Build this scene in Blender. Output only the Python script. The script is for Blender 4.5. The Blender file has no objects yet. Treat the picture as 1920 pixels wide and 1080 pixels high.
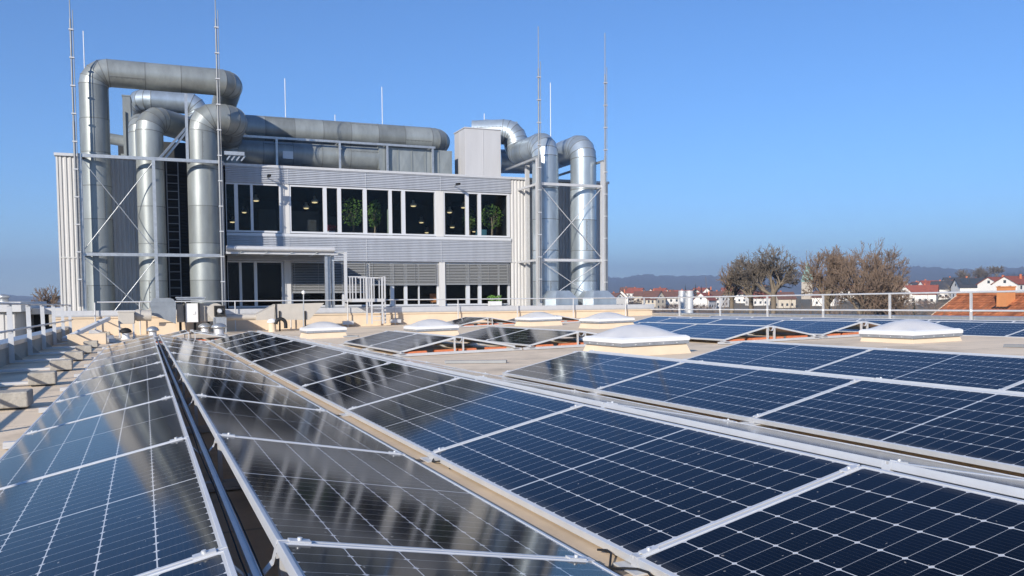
import bpy, bmesh, math, random
from mathutils import Vector, Matrix
R = math.radians
rnd = random.Random(7)
scene = bpy.context.scene
col = scene.collection

# ------------------------------------------------------------------ camera
F_PX, CY, CX = 1588.6, 641.4, 960.0
PITCH, YAW, ROLL, CAM_H = -0.0532, 0.3818, -0.0074, 0.935
cyw, syw = math.cos(YAW), math.sin(YAW)
FW = Vector((syw * math.cos(PITCH), cyw * math.cos(PITCH), math.sin(PITCH)))
r0 = Vector((cyw, -syw, 0)); u0 = r0.cross(FW)
RT = r0 * math.cos(ROLL) + u0 * math.sin(ROLL)
UP = -r0 * math.sin(ROLL) + u0 * math.cos(ROLL)
EYE = Vector((0, 0, CAM_H))
cam_data = bpy.data.cameras.new("camera")
cam = bpy.data.objects.new("camera", cam_data); col.objects.link(cam)
cam_data.sensor_width = 36.0
cam_data.lens = F_PX / 1920 * 36
cam_data.shift_y = (CY - 540) / 1920
cam_data.clip_start = 0.05
cam_data.clip_end = 20000
cam.matrix_world = Matrix(((RT.x, UP.x, -FW.x, EYE.x), (RT.y, UP.y, -FW.y, EYE.y), (RT.z, UP.z, -FW.z, EYE.z), (0, 0, 0, 1)))
scene.camera = cam

# ------------------------------------------------------------------ sky, sun, exposure
SUN = Vector((-0.55, -0.53, 0.315)).normalized()
SUN_EL = math.asin(SUN.z); SUN_AZ = math.atan2(SUN.x, SUN.y)
world = bpy.data.worlds.new("World"); scene.world = world; world.use_nodes = True
wn = world.node_tree
bg = wn.nodes["Background"]
sky = wn.nodes.new("ShaderNodeTexSky"); sky.sky_type = 'NISHITA'; sky.sun_disc = False
sky.sun_elevation = SUN_EL; sky.sun_rotation = SUN_AZ
sky.altitude = 300; sky.air_density = 0.95; sky.dust_density = 0.0; sky.ozone_density = 8.5
wn.links.new(sky.outputs[0], bg.inputs[0]); bg.inputs[1].default_value = 0.13
sun_d = bpy.data.lights.new("sun", 'SUN'); sun_d.energy = 5.0; sun_d.angle = R(0.5); sun_d.color = (1.0, 0.93, 0.83)
sun_o = bpy.data.objects.new("sun", sun_d); col.objects.link(sun_o)
sun_o.rotation_euler = SUN.to_track_quat('Z', 'Y').to_euler(); sun_o.location = SUN * 40
scene.view_settings.view_transform = 'Standard'; scene.view_settings.look = 'None'
scene.view_settings.exposure = 0.38; scene.view_settings.gamma = 1.0
scene.cycles.max_bounces = 8; scene.cycles.transparent_max_bounces = 12
scene.cycles.caustics_reflective = False; scene.cycles.caustics_refractive = False
scene.cycles.sample_clamp_indirect = 6

# ------------------------------------------------------------------ frames of reference
TH, SX, SY = -0.02784, 0.01794, -0.00808          # the solar roof: turned a little and drained
ex = Vector((math.cos(TH), -math.sin(TH), SX)).normalized()
ey = Vector((math.sin(TH), math.cos(TH), SY)); ey = (ey - ex * ex.dot(ey)).normalized()
ez = ex.cross(ey)
RF = Matrix(((ex.x, ey.x, ez.x, 0), (ex.y, ey.y, ez.y, 0), (ex.z, ey.z, ez.z, 0), (0, 0, 0, 1)))
RFI = RF.inverted()
def ray(px, py): return FW + RT * ((px - CX) / F_PX) - UP * ((py - CY) / F_PX)
def at(px, py, Y):                                  # pixel of the photo -> point on the wall plane y = Y
    d = ray(px, py); return EYE + d * (Y / d.y)
def atD(px, py, D):                                 # pixel -> point D metres away on the plan
    d = ray(px, py); return EYE + d * (D / math.hypot(d.x, d.y))
def roofpt(px, py, z=0.0):                          # pixel -> roof coordinates
    o = RFI @ EYE; d = RFI.to_3x3() @ ray(px, py); t = (z - o.z) / d.z; return o + d * t
def RW(x, y, z=0.0): return RF @ Vector((x, y, z))

# ------------------------------------------------------------------ mesh builder
class MB:
    def __init__(s): s.v = []; s.f = []; s.sm = []; s.m = []; s.tone = []
    def add(s, vs, fs, smooth=False, mi=0, tone=0.5):
        b = len(s.v); s.v += [Vector(v) for v in vs]
        for f in fs: s.f.append([b + i for i in f]); s.sm.append(smooth); s.m.append(mi); s.tone.append(tone)
        return s
    def box(s, x0, x1, y0, y1, z0, z1, mi=0, M=None, tone=.5):
        vs = [Vector((x, y, z)) for z in (z0, z1) for y in (y0, y1) for x in (x0, x1)]
        if M is not None: vs = [M @ v for v in vs]
        return s.add(vs, [(0, 2, 3, 1), (4, 5, 7, 6), (0, 1, 5, 4), (2, 6, 7, 3), (0, 4, 6, 2), (1, 3, 7, 5)], False, mi, tone)
    def beam(s, p0, p1, w, h, up=(0, 0, 1), mi=0):  # rectangular bar between two points
        p0, p1 = Vector(p0), Vector(p1); d = (p1 - p0).normalized(); u = Vector(up)
        if abs(d.dot(u)) > .98: u = Vector((0, 1, 0))
        a = d.cross(u).normalized(); b = a.cross(d)
        vs = [p + a * (sx * w / 2) + b * (sz * h / 2) for p in (p0, p1) for sz in (-1, 1) for sx in (-1, 1)]
        return s.add(vs, [(0, 2, 3, 1), (4, 5, 7, 6), (0, 1, 5, 4), (2, 6, 7, 3), (0, 4, 6, 2), (1, 3, 7, 5)], False, mi)
    def tube(s, path, r, n=12, cap=True, mi=0, smooth=True, tone=.5):
        path = [Vector(p) for p in path]; k = len(path)
        rs = r if isinstance(r, (list, tuple)) else [r] * k
        rings = []; pa = None
        for i, p in enumerate(path):
            t = (path[min(i + 1, k - 1)] - path[max(i - 1, 0)])
            if t.length < 1e-9: t = Vector((0, 0, 1))
            t.normalize()
            if pa is None: a = t.orthogonal().normalized()
            else:
                a = pa - t * pa.dot(t)
                a = a.normalized() if a.length > 1e-6 else t.orthogonal().normalized()
            pa = a; b = t.cross(a); q = rs[i]
            if 0 < i < k - 1:
                c = (path[i + 1] - p).normalized().dot((p - path[i - 1]).normalized()); q *= 1 / max(.5, math.sqrt(max(.01, (1 + c) / 2)))
                # widen only across the mitre; small angles, so a uniform widening is close enough
                q = rs[i] * (1 + (q / rs[i] - 1) * .5)
            rings.append([p + (a * math.cos(2 * math.pi * j / n) + b * math.sin(2 * math.pi * j / n)) * q for j in range(n)])
        vs = [v for ring in rings for v in ring]; fs = []
        for i in range(k - 1):
            for j in range(n):
                fs.append((i * n + j, i * n + (j + 1) % n, (i + 1) * n + (j + 1) % n, (i + 1) * n + j))
        s.add(vs, fs, smooth, mi, tone)
        if cap:
            s.add(rings[0], [tuple(reversed(range(n)))], False, mi, tone); s.add(rings[-1], [tuple(range(n))], False, mi, tone)
        return s
    def lathe(s, prof, n=24, mi=0, M=None, smooth=True):   # prof: (r, z) from bottom to top
        vs = []; fs = []
        for (r, z) in prof:
            for j in range(n): vs.append(Vector((r * math.cos(2 * math.pi * j / n), r * math.sin(2 * math.pi * j / n), z)))
        for i in range(len(prof) - 1):
            for j in range(n): fs.append((i * n + j, i * n + (j + 1) % n, (i + 1) * n + (j + 1) % n, (i + 1) * n + j))
        if M is not None: vs = [M @ v for v in vs]
        s.add(vs, fs, smooth, mi)
        s.add(vs[:n], [tuple(reversed(range(n)))], False, mi); s.add(vs[-n:], [tuple(range(n))], False, mi)
        return s
    def prism(s, pts, off, mi=0):                   # planar outline swept by a vector
        pts = [Vector(p) for p in pts]; off = Vector(off); n = len(pts)
        nrm = Vector((0, 0, 0))
        for i in range(n): nrm += pts[i].cross(pts[(i + 1) % n])
        if nrm.dot(off) > 0: pts.reverse()
        s.add(pts + [p + off for p in pts], [tuple(range(n)), tuple(reversed(range(n, 2 * n)))] + [(i, i + n, (i + 1) % n + n, (i + 1) % n) for i in range(n)], False, mi)
        return s
    def build(s, name, mats, parent=None, bevel=0.0, xf=None):
        inv = parent.matrix_basis.inverted() if parent is not None else None
        if parent is not None and parent.parent is not None: inv = inv @ parent.parent.matrix_basis.inverted()
        vs = s.v
        if xf is not None: vs = [xf @ v for v in vs]
        if inv is not None: vs = [inv @ v for v in vs]
        me = bpy.data.meshes.new(name); me.from_pydata([tuple(v) for v in vs], [], s.f); 
        if not isinstance(mats, (list, tuple)): mats = [mats]
        for m in mats: me.materials.append(m)
        me.polygons.foreach_set("use_smooth", s.sm); me.polygons.foreach_set("material_index", s.m)
        at_ = me.attributes.new("tone", 'FLOAT', 'FACE'); at_.data.foreach_set("value", s.tone)
        me.update()
        o = bpy.data.objects.new(name, me); col.objects.link(o)
        if parent is not None: o.parent = parent
        if bevel:
            b = o.modifiers.new("bevel", 'BEVEL'); b.width = bevel; b.segments = 2; b.limit_method = 'ANGLE'
        return o
def tag(o, label=None, cat=None, group=None, kind=None):
    if label: o["label"] = label
    if cat: o["category"] = cat
    if group: o["group"] = group
    if kind: o["kind"] = kind
    return o
def thing(name, label, cat, loc=(0, 0, 0), group=None, M=None):
    o = bpy.data.objects.new(name, None); col.objects.link(o); o.empty_display_size = .2
    o.matrix_basis = M if M is not None else Matrix.Translation(Vector(loc))
    return tag(o, label, cat, group)
def dup(root, M, label=None, group=None):
    r = root.copy(); col.objects.link(r); r.matrix_basis = M
    if label: r["label"] = label
    if group: r["group"] = group
    for ch in list(root.children):
        c = ch.copy(); col.objects.link(c); c.parent = r
        for g in list(ch.children):
            d = g.copy(); col.objects.link(d); d.parent = c
    return r
ORD = ['first', 'second', 'third', 'fourth', 'fifth', 'sixth', 'seventh', 'eighth', 'ninth', 'tenth', 'eleventh', 'twelfth', 'thirteenth', 'fourteenth', 'fifteenth', 'sixteenth']

# ------------------------------------------------------------------ materials
def mat(name, c, rough=.6, metal=0.0, var=.0, scale=4.0, bump=0.0, bscale=30.0, spec=None, stretch=None, c2=None, tone=0.0):
    m = bpy.data.materials.new(name); m.use_nodes = True; nt = m.node_tree; N = nt.nodes; L = nt.links
    p = N["Principled BSDF"]; p.inputs["Roughness"].default_value = rough; p.inputs["Metallic"].default_value = metal
    if spec is not None: p.inputs["Specular IOR Level"].default_value = spec
    p.inputs["Base Color"].default_value = (*c, 1)
    if var or bump or c2 or tone:
        tc = N.new("ShaderNodeTexCoord"); vec = tc.outputs["Object"]
        if stretch:
            mp = N.new("ShaderNodeMapping"); mp.inputs["Scale"].default_value = stretch; L.new(vec, mp.inputs[0]); vec = mp.outputs[0]
        colr = None
        if var or c2:
            n1 = N.new("ShaderNodeTexNoise"); n1.inputs["Scale"].default_value = scale; n1.inputs["Detail"].default_value = 6; n1.inputs["Roughness"].default_value = .65
            L.new(vec, n1.inputs["Vector"])
            rp = N.new("ShaderNodeValToRGB"); L.new(n1.outputs[0], rp.inputs[0])
            rp.color_ramp.elements[0].position = .3; rp.color_ramp.elements[1].position = .72
            lo = [max(0, x * (1 - var)) for x in c]; hi = [min(1, x * (1 + var * .6)) for x in (c2 or c)]
            rp.color_ramp.elements[0].color = (*lo, 1); rp.color_ramp.elements[1].color = (*hi, 1)
            colr = rp.outputs[0]
        if tone:
            a = N.new("ShaderNodeAttribute"); a.attribute_name = "tone"
            mr = N.new("ShaderNodeMapRange"); L.new(a.outputs["Fac"], mr.inputs[0]); mr.inputs[3].default_value = 1 - tone; mr.inputs[4].default_value = 1 + tone
            mx = N.new("ShaderNodeVectorMath"); mx.operation = 'SCALE'
            if colr: L.new(colr, mx.inputs[0])
            else: mx.inputs[0].default_value = c
            L.new(mr.outputs[0], mx.inputs["Scale"]); colr = mx.outputs[0]
        if colr: L.new(colr, p.inputs["Base Color"])
        if bump:
            n2 = N.new("ShaderNodeTexNoise"); n2.inputs["Scale"].default_value = bscale; n2.inputs["Detail"].default_value = 5; L.new(vec, n2.inputs["Vector"])
            bp = N.new("ShaderNodeBump"); bp.inputs["Strength"].default_value = bump; bp.inputs["Distance"].default_value = .02
            L.new(n2.outputs[0], bp.inputs["Height"]); L.new(bp.outputs[0], p.inputs["Normal"])
    return m
M = {}
M['roof'] = mat("roof membrane", (.82, .66, .475), .85, var=.12, scale=1.3, bump=.25, bscale=60)
def roof_mat():
    m = M['roof']; nt = m.node_tree; N = nt.nodes; L = nt.links; p = N["Principled BSDF"]; src = p.inputs["Base Color"].links[0].from_socket
    tc = N.new("ShaderNodeTexCoord"); sp = N.new("ShaderNodeSeparateXYZ"); L.new(tc.outputs["Object"], sp.inputs[0])
    def mth(op, a, b=None):
        n = N.new("ShaderNodeMath"); n.operation = op
        for i, x in enumerate((a, b)):
            if x is None: continue
            if isinstance(x, (int, float)): n.inputs[i].default_value = x
            else: L.new(x, n.inputs[i])
        return n.outputs[0]
    nz = N.new("ShaderNodeTexNoise"); nz.inputs["Scale"].default_value = .7; nz.inputs["Detail"].default_value = 3; L.new(tc.outputs["Object"], nz.inputs["Vector"])
    yy = mth('ADD', sp.outputs[1], mth('MULTIPLY', nz.outputs[0], .08))
    fy = mth('ABSOLUTE', mth('SUBTRACT', mth('FRACT', mth('DIVIDE', yy, 1.05)), .5)); seam = mth('LESS_THAN', fy, .012)
    st = N.new("ShaderNodeTexNoise"); st.inputs["Scale"].default_value = .35; st.inputs["Detail"].default_value = 8; st.inputs["Roughness"].default_value = .7; L.new(tc.outputs["Object"], st.inputs["Vector"])
    mr = N.new("ShaderNodeMapRange"); L.new(st.outputs[0], mr.inputs[0]); mr.inputs[1].default_value = .52; mr.inputs[2].default_value = .66; mr.inputs[3].default_value = 0; mr.inputs[4].default_value = .35
    f = mth('SUBTRACT', 1.0, mth('MAXIMUM', mth('MULTIPLY', seam, .3), mr.outputs[0]))
    mx = N.new("ShaderNodeVectorMath"); mx.operation = 'SCALE'; L.new(src, mx.inputs[0]); L.new(f, mx.inputs["Scale"]); L.new(mx.outputs[0], p.inputs["Base Color"])
roof_mat()
M['wall'] = mat("cream render", (.72, .58, .42), .9, var=.10, scale=1.5, bump=.08, bscale=120)
M['parapet'] = mat("grey render", (.42, .38, .32), .9, var=.15, scale=2, bump=.08, bscale=100)
M['alu'] = mat("anodised aluminium", (.66, .67, .68), .38, .3, var=.08, scale=6)
M['alu_w'] = mat("pale aluminium", (.62, .62, .62), .45, .3, var=.08, scale=5)
M['steel'] = mat("galvanised steel", (.50, .52, .53), .42, .75, var=.18, scale=9)
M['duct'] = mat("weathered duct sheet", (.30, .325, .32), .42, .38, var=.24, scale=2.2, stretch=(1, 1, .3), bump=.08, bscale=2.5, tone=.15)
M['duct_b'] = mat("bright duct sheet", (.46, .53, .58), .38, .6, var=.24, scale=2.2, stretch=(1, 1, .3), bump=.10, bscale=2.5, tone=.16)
M['clad_v'] = mat("white cladding", (.62, .61, .59), .5, .0, var=.10, scale=1.6, stretch=(2.5, 2.5, .25))
M['box_w'] = mat("pale grey panel", (.50, .50, .51), .45, 0, var=.07, scale=1.2, stretch=(2, 2, .3))
M['mast'] = mat("dull mast steel", (.26, .27, .28), .5, .4, var=.15, scale=3)
M['hood'] = mat("dull galvanised sheet", (.27, .30, .33), .5, .35, var=.2, scale=3)
M['clad_h'] = mat("silver cladding", (.52, .54, .58), .42, .15, var=.12, scale=1.6, stretch=(2.5, 2.5, .25))
M['white'] = mat("white paint", (.76, .76, .75), .5, 0, var=.05, scale=3)
M['frame_w'] = mat("window frame", (.66, .67, .69), .45, .2)
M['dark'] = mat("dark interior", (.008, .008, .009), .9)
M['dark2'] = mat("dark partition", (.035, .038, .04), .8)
M['black'] = mat("black plastic", (.010, .010, .011), .7)
M['slat'] = mat("blind slat", (.40, .41, .415), .45, .3)
M['conc'] = mat("concrete", (.40, .37, .32), .9, var=.3, scale=7, bump=.4, bscale=40)
M['seam'] = mat("duct seam", (.16, .17, .17), .6, .2)
M['tan'] = mat("tan protective mat", (.60, .46, .31), .9, var=.15, scale=3, bump=.1, bscale=80)
M['brick'] = mat("orange brick", (.62, .19, .08), .85, var=.25, scale=12, bump=.3, bscale=60)
M['dome'] = mat("opal acrylic", (.68, .66, .63), .35, 0, var=.10, scale=3)
M['beige'] = mat("beige sheet metal", (.52, .48, .42), .55, .1, var=.08, scale=4)
M['orange'] = mat("orange render", (.62, .26, .10), .9, var=.1, scale=2)
M['lamp'] = mat("lamp metal", (.5, .48, .4), .4, .5)
def emit(name, c, s):
    m = mat(name, c, .5); p = m.node_tree.nodes["Principled BSDF"]; p.inputs["Emission Color"].default_value = (*c, 1); p.inputs["Emission Strength"].default_value = s; return m
M['glow'] = emit("lamp glow", (1.0, .80, .42), .8)
def glass_mat():
    m = bpy.data.materials.new("window glass"); m.use_nodes = True; nt = m.node_tree; N = nt.nodes; L = nt.links
    N.remove(N["Principled BSDF"]); out = N["Material Output"]
    t = N.new("ShaderNodeBsdfTransparent"); t.inputs[0].default_value = (.88, .9, .91, 1)
    g = N.new("ShaderNodeBsdfGlossy"); g.inputs["Roughness"].default_value = .02; g.inputs[0].default_value = (1, 1, 1, 1)
    fr = N.new("ShaderNodeFresnel"); fr.inputs[0].default_value = 1.2
    mx = N.new("ShaderNodeMixShader"); L.new(fr.outputs[0], mx.inputs[0]); L.new(t.outputs[0], mx.inputs[1]); L.new(g.outputs[0], mx.inputs[2]); L.new(mx.outputs[0], out.inputs[0])
    return m
M['glass'] = glass_mat()
PW, PL = 0.993, 2.108                                  # module: across the slope, along the ridge
def pv_mat():
    m = bpy.data.materials.new("solar cells"); m.use_nodes = True; nt = m.node_tree; N = nt.nodes; L = nt.links
    p = N["Principled BSDF"]
    tc = N.new("ShaderNodeTexCoord"); sp = N.new("ShaderNodeSeparateXYZ"); L.new(tc.outputs["Object"], sp.inputs[0])
    def mth(op, a, b=None, c=None):
        n = N.new("ShaderNodeMath"); n.operation = op
        for i, x in enumerate((a, b, c)):
            if x is None: continue
            if isinstance(x, (int, float)): n.inputs[i].default_value = x
            else: L.new(x, n.inputs[i])
        return n.outputs[0]
    x, y = sp.outputs[0], sp.outputs[1]
    cw, ch = 0.1588, 0.0855
    xx = mth('DIVIDE', mth('SUBTRACT', x, (PW - 6 * cw) / 2), cw)
    ym = mth('SUBTRACT', y, PL / 2)                  # from the middle line
    ya = mth('SUBTRACT', mth('ABSOLUTE', ym), .006)
    yy = mth('DIVIDE', ya, ch)
    def near(v, size, period=1.0):                   # distance in metres to the nearest whole number
        fr = mth('SUBTRACT', v, mth('ROUND', v)); return mth('MULTIPLY', mth('ABSOLUTE', fr), size)
    dx = near(xx, cw); dy = near(yy, ch)
    colline = mth('LESS_THAN', dx, .0018)
    rowline = mth('LESS_THAN', dy, .0009)
    mid = mth('LESS_THAN', ya, -.0005)
    dia = mth('LESS_THAN', mth('ADD', dx, dy), .0105)
    bus = mth('LESS_THAN', near(mth('MULTIPLY', xx, 9.0), cw / 9), .0006)
    edge = mth('MAXIMUM', mth('GREATER_THAN', mth('ABSOLUTE', mth('SUBTRACT', xx, 3.0)), 3.0), mth('GREATER_THAN', yy, 12.0))
    strong = mth('MAXIMUM', mth('MAXIMUM', colline, mid), mth('MAXIMUM', dia, edge))
    ln = mth('MAXIMUM', strong, mth('MULTIPLY', rowline, .75))
    ln = mth('MAXIMUM', ln, mth('MULTIPLY', bus, .045))
    # every cell its own shade of blue-black
    cb = N.new("ShaderNodeCombineXYZ"); L.new(mth('FLOOR', xx), cb.inputs[0]); L.new(mth('FLOOR', mth('DIVIDE', ym, ch)), cb.inputs[1])
    oi = N.new("ShaderNodeObjectInfo"); L.new(oi.outputs["Random"], cb.inputs[2])
    wn_ = N.new("ShaderNodeTexWhiteNoise"); L.new(cb.outputs[0], wn_.inputs[0])
    rp = N.new("ShaderNodeMixRGB"); L.new(wn_.outputs[0], rp.inputs[0]); rp.inputs[1].default_value = (.0012, .0018, .005, 1); rp.inputs[2].default_value = (.002, .0036, .010, 1)
    mx = N.new("ShaderNodeMixRGB"); L.new(ln, mx.inputs[0]); L.new(rp.outputs[0], mx.inputs[1]); mx.inputs[2].default_value = (.55, .56, .57, 1)
    # dust specks
    ns = N.new("ShaderNodeTexNoise"); ns.inputs["Scale"].default_value = 45; ns.inputs["Detail"].default_value = 2
    L.new(tc.outputs["Object"], ns.inputs["Vector"])
    ns2 = N.new("ShaderNodeTexNoise"); ns2.inputs["Scale"].default_value = 2.2; ns2.inputs["Detail"].default_value = 5; L.new(tc.outputs["Object"], ns2.inputs["Vector"])
    d2 = mth('GREATER_THAN', ns.outputs[0], .745)
    # a little grime gathers along the frame
    ex_ = mth('MINIMUM', mth('SUBTRACT', x, .03), mth('SUBTRACT', PW - .03, x))
    gr_ = N.new("ShaderNodeMapRange"); L.new(ex_, gr_.inputs[0]); gr_.inputs[1].default_value = 0; gr_.inputs[2].default_value = .035; gr_.inputs[3].default_value = .10; gr_.inputs[4].default_value = 0
    dirt = mth('MULTIPLY', gr_.outputs[0], ns2.outputs[0])
    mx2 = N.new("ShaderNodeMixRGB"); L.new(mth('MAXIMUM', mth('MULTIPLY', d2, .5), dirt), mx2.inputs[0]); L.new(mx.outputs[0], mx2.inputs[1]); mx2.inputs[2].default_value = (.5, .47, .42, 1)
    L.new(mx2.outputs[0], p.inputs["Base Color"])
    mr = N.new("ShaderNodeMapRange"); L.new(ns2.outputs[0], mr.inputs[0]); mr.inputs[3].default_value = .05; mr.inputs[4].default_value = .085
    L.new(mth('ADD', mr.outputs[0], mth('MULTIPLY', oi.outputs["Random"], .02)), p.inputs["Roughness"]); p.inputs["IOR"].default_value = 1.21
    return m
M['pv'] = pv_mat()

# ================================================================== ground, hills
def smooth(a, b, t):
    t = max(0, min(1, (t - a) / (b - a))); return t * t * (3 - 2 * t)
def ground_z(x, y):
    d = math.hypot(x, y); b = math.degrees(math.atan2(x, y))
    z = -13 + 11.0 * smooth(200, 620, d)
    k = smooth(43, 52, b) * (1 - smooth(75, 95, b)) if y > -500 else 0
    z += k * 4.5 * smooth(170, 400, d)
    return z
def make_ground():
    g = MB(); n = 120; rads = [6 * (1.078 ** i) for i in range(n)]
    m = 144; vs = [Vector((0, 0, -13))]
    for r_ in rads:
        for j in range(m):
            a = 2 * math.pi * j / m; x, y = r_ * math.sin(a), r_ * math.cos(a)
            vs.append(Vector((x, y, ground_z(x, y))))
    fs = [(0, 1 + (j + 1) % m, 1 + j) for j in range(m)]
    for i in range(n - 1):
        for j in range(m):
            a, b = 1 + i * m + j, 1 + i * m + (j + 1) % m; fs.append((a, b, b + m, a + m))
    g.add(vs, fs, True)
    tag(g.build("ground", M['field']), kind="structure")
M['field'] = mat("winter fields", (.13, .12, .06), .95, var=.45, scale=.012, c2=(.17, .13, .08))
M['hill'] = mat("wooded hills", (.06, .06, .045), .95, var=.5, scale=.006, c2=(.09, .075, .055))
make_ground()
def make_hills(name, prof, D, depth, base):
    g = MB(); cols_ = []; rows = 14
    pts = []
    for (a, b) in zip(prof[:-1], prof[1:]):
        k = 14
        for i in range(k): t = i / k; pts.append((a[0] + (b[0] - a[0]) * t, a[1] + (b[1] - a[1]) * (t * t * (3 - 2 * t))))
    pts.append(prof[-1]); q = random.Random(3); vs = []
    for (px, py) in pts:
        top = atD(px, py + q.uniform(-.5, .5), D); u = Vector((top.x, top.y, 0)).normalized()
        for i in range(rows):
            t = i / (rows - 1); d = D - depth + depth * t * (1 if t <= 1 else 1)
            h = base + (top.z - base) * smooth(0, 1, t) * (1 + (.06 * q.uniform(-1, 1) if 0 < i < rows - 1 else 0))
            vs.append(Vector((u.x * d, u.y * d, h)))
        vs.append(Vector((u.x * (D + 500), u.y * (D + 500), base)))
    rr = rows + 1; fs = []
    for i in range(len(pts) - 1):
        for j in range(rr - 1): a = i * rr + j; fs.append((a, a + rr, a + rr + 1, a + 1))
    g.add(vs, fs, True); tag(g.build(name, M['hill']), kind="structure")
make_hills("hills", [(-700, 556), (-300, 552), (0, 553), (60, 556), (115, 557), (400, 545), (800, 530), (1130, 520), (1165, 522), (1203, 516.5), (1262, 519), (1345, 518), (1420, 514), (1600, 511), (1680, 503), (1722, 501), (1800, 506), (1865, 505), (1925, 502), (2200, 498), (2700, 520)], 5000, 2700, -4)

# ================================================================== solar roof
rf = MB(); nx, ny = 28, 44
X0, X1, Y0, Y1 = -2.3, 20.2, -6.0, 33.5
rf.box(X0, X1, Y0, Y1, -.4, 0)
tag(rf.build("roof_deck", M['roof'], xf=RF), kind="structure")
# lower body of the building under the roof
lb = MB(); lb.box(X0 + .05, X1 - .05, Y0 + .1, Y1 - .1, -13.5, -.42)
lb_o = lb.build("lower_building", M['wall'], xf=RF); tag(lb_o, "cream lower storeys beneath the solar roof", "building")

# ---------------- solar panels
TILT = R(11.587); ZL = .0905; ZT = ZL + PW * math.sin(TILT); HW = PW * math.cos(TILT)
PITCH_Y = 2.12
def make_panel():
    t = thing("solar_panel", "x", "solar panel")
    f = MB(); w = .014; h = .03
    f.box(0, PW, 0, w, -h, 0); f.box(0, PW, PL - w, PL, -h, 0); f.box(0, w, w, PL - w, -h, 0); f.box(PW - w, PW, w, PL - w, -h, 0)
    f.build("frame", M['alu'], t, bevel=.0015)
    g = MB(); z = -.0035; g.add([(w * .4, w * .4, z), (PW - w * .4, w * .4, z), (PW - w * .4, PL - w * .4, z), (w * .4, PL - w * .4, z)], [(0, 1, 2, 3)])
    # lies inside the frame's groove, so its rim is hidden under the lips
    g2 = MB(); g2.add([(w - .012, w - .012, -.003), (PW - w + .012, w - .012, -.003), (PW - w + .012, PL - w + .012, -.003), (w - .012, PL - w + .012, -.003)], [(0, 1, 2, 3)])
    g2 = MB(); g2.box(w, PW - w, w, PL - w, -.012, -.0035); g2.build("glass", M['pv'], t)
    b = MB(); b.box(w, PW - w, w, PL - w, -.016, -.0125); b.build("backsheet", M['white'], t)
    for x in (.06, PW - .06):
        c = MB(); c.box(x - .03, x + .03, PL - .010, PL + .022, -.001, .005); c.tube([(x, PL + .006, .004), (x, PL + .006, .012)], .007, 8)
        c.build("clamp", M['alu'], t)
    return t
panel0 = make_panel(); used = [False]
def panel_M(side, xr, y, dz=0):
    # side -1: slope going down to the left of ridge edge xr; +1: down to the right
    if side < 0:
        return RF @ Matrix.Translation((xr - HW, y + .006, ZL + dz)) @ Matrix.Rotation(-TILT, 4, 'Y')
    return RF @ Matrix.Translation((xr, y + .006, ZT + dz)) @ Matrix.Rotation(TILT, 4, 'Y')
def place_panel(side, xr, y, label, group, dz=0):
    m = panel_M(side, xr, y, dz)
    if not used[0]:
        used[0] = True; panel0.matrix_basis = m; panel0["label"] = label; panel0["group"] = group; return panel0
    return dup(panel0, m, label, group)
GAP = .129
mounts = {}
def make_mount(first):
    # base rail, two ridge posts and a bent bracket under one seam; local origin at ridge centre on the roof
    t = thing("panel_mount", "x", "mounting frame")
    a = MB(); a.box(-HW - .18, HW + .18, -.03, .03, .012, .05); a.box(-HW - .18, HW + .18, -.045, -.03, .008, .022); a.box(-HW - .18, HW + .18, .03, .045, .008, .022)
    a.build("base_rail", M['alu_w'], t)
    for s in (-1, 1):
        p = MB(); x = s * (GAP / 2 + .012)
        p.box(x - .010, x + .010, -.022, .022, .05, ZT - .04); p.box(x - .02, x + .02, -.022, .022, ZT - .044, ZT - .032); p.build("post", M['alu_w'], t)
        q = MB(); q.box(s * (HW + .02) - .03, s * (HW + .02) + .03, -.03, .03, .05, ZL - .037); q.box(s * (HW + .05) - .012, s * (HW + .05) + .012, -.02, .02, .05, ZL + .004); q.box(s * (HW + .05) - .05, s * (HW + .05) + .05, -.07, .07, .0515, .058); q.build("foot", M['alu_w'], t)
    b = MB(); prof = [(-.062, ZT - .012), (-.05, ZT - .055), (-.022, ZT - .085), (.022, ZT - .085), (.05, ZT - .055), (.062, ZT - .012)]
    for (p0, p1) in zip(prof[:-1], prof[1:]): b.beam((p0[0], 0, p0[1]), (p1[0], 0, p1[1]), .035, .004, up=(0, 1, 0)) if False else b.prism([(p0[0], -.02, p0[1]), (p1[0], -.02, p1[1]), (p1[0], -.02, p1[1] - .004), (p0[0], -.02, p0[1] - .004)], (0, .04, 0))
    b.build("bracket", M['alu'], t)
    return t
mount0 = make_mount(True); mused = [False]
def place_mount(xc, y, label, group, dz=0):
    m = RF @ Matrix.Translation((xc, y, dz))
    if not mused[0]:
        mused[0] = True; mount0.matrix_basis = m; mount0["label"] = label; mount0["group"] = group; return
    dup(mount0, m, label, group)
def tent(xr, y_far, n, nameL, nameR, dz=0, gl=None):
    # xr: left edge of the ridge gap; n modules towards the camera from y_far
    for k in range(n):
        y = y_far - PITCH_Y * (n - k)
        o = ORD[k]
        place_panel(-1, xr, y, nameL % o, gl or "solar panels on the flat roof", dz)
        place_panel(1, xr + GAP, y, nameR % o, gl or "solar panels on the flat roof", dz)
SEAM = 2.34
def cap_words(s): return s
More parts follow.
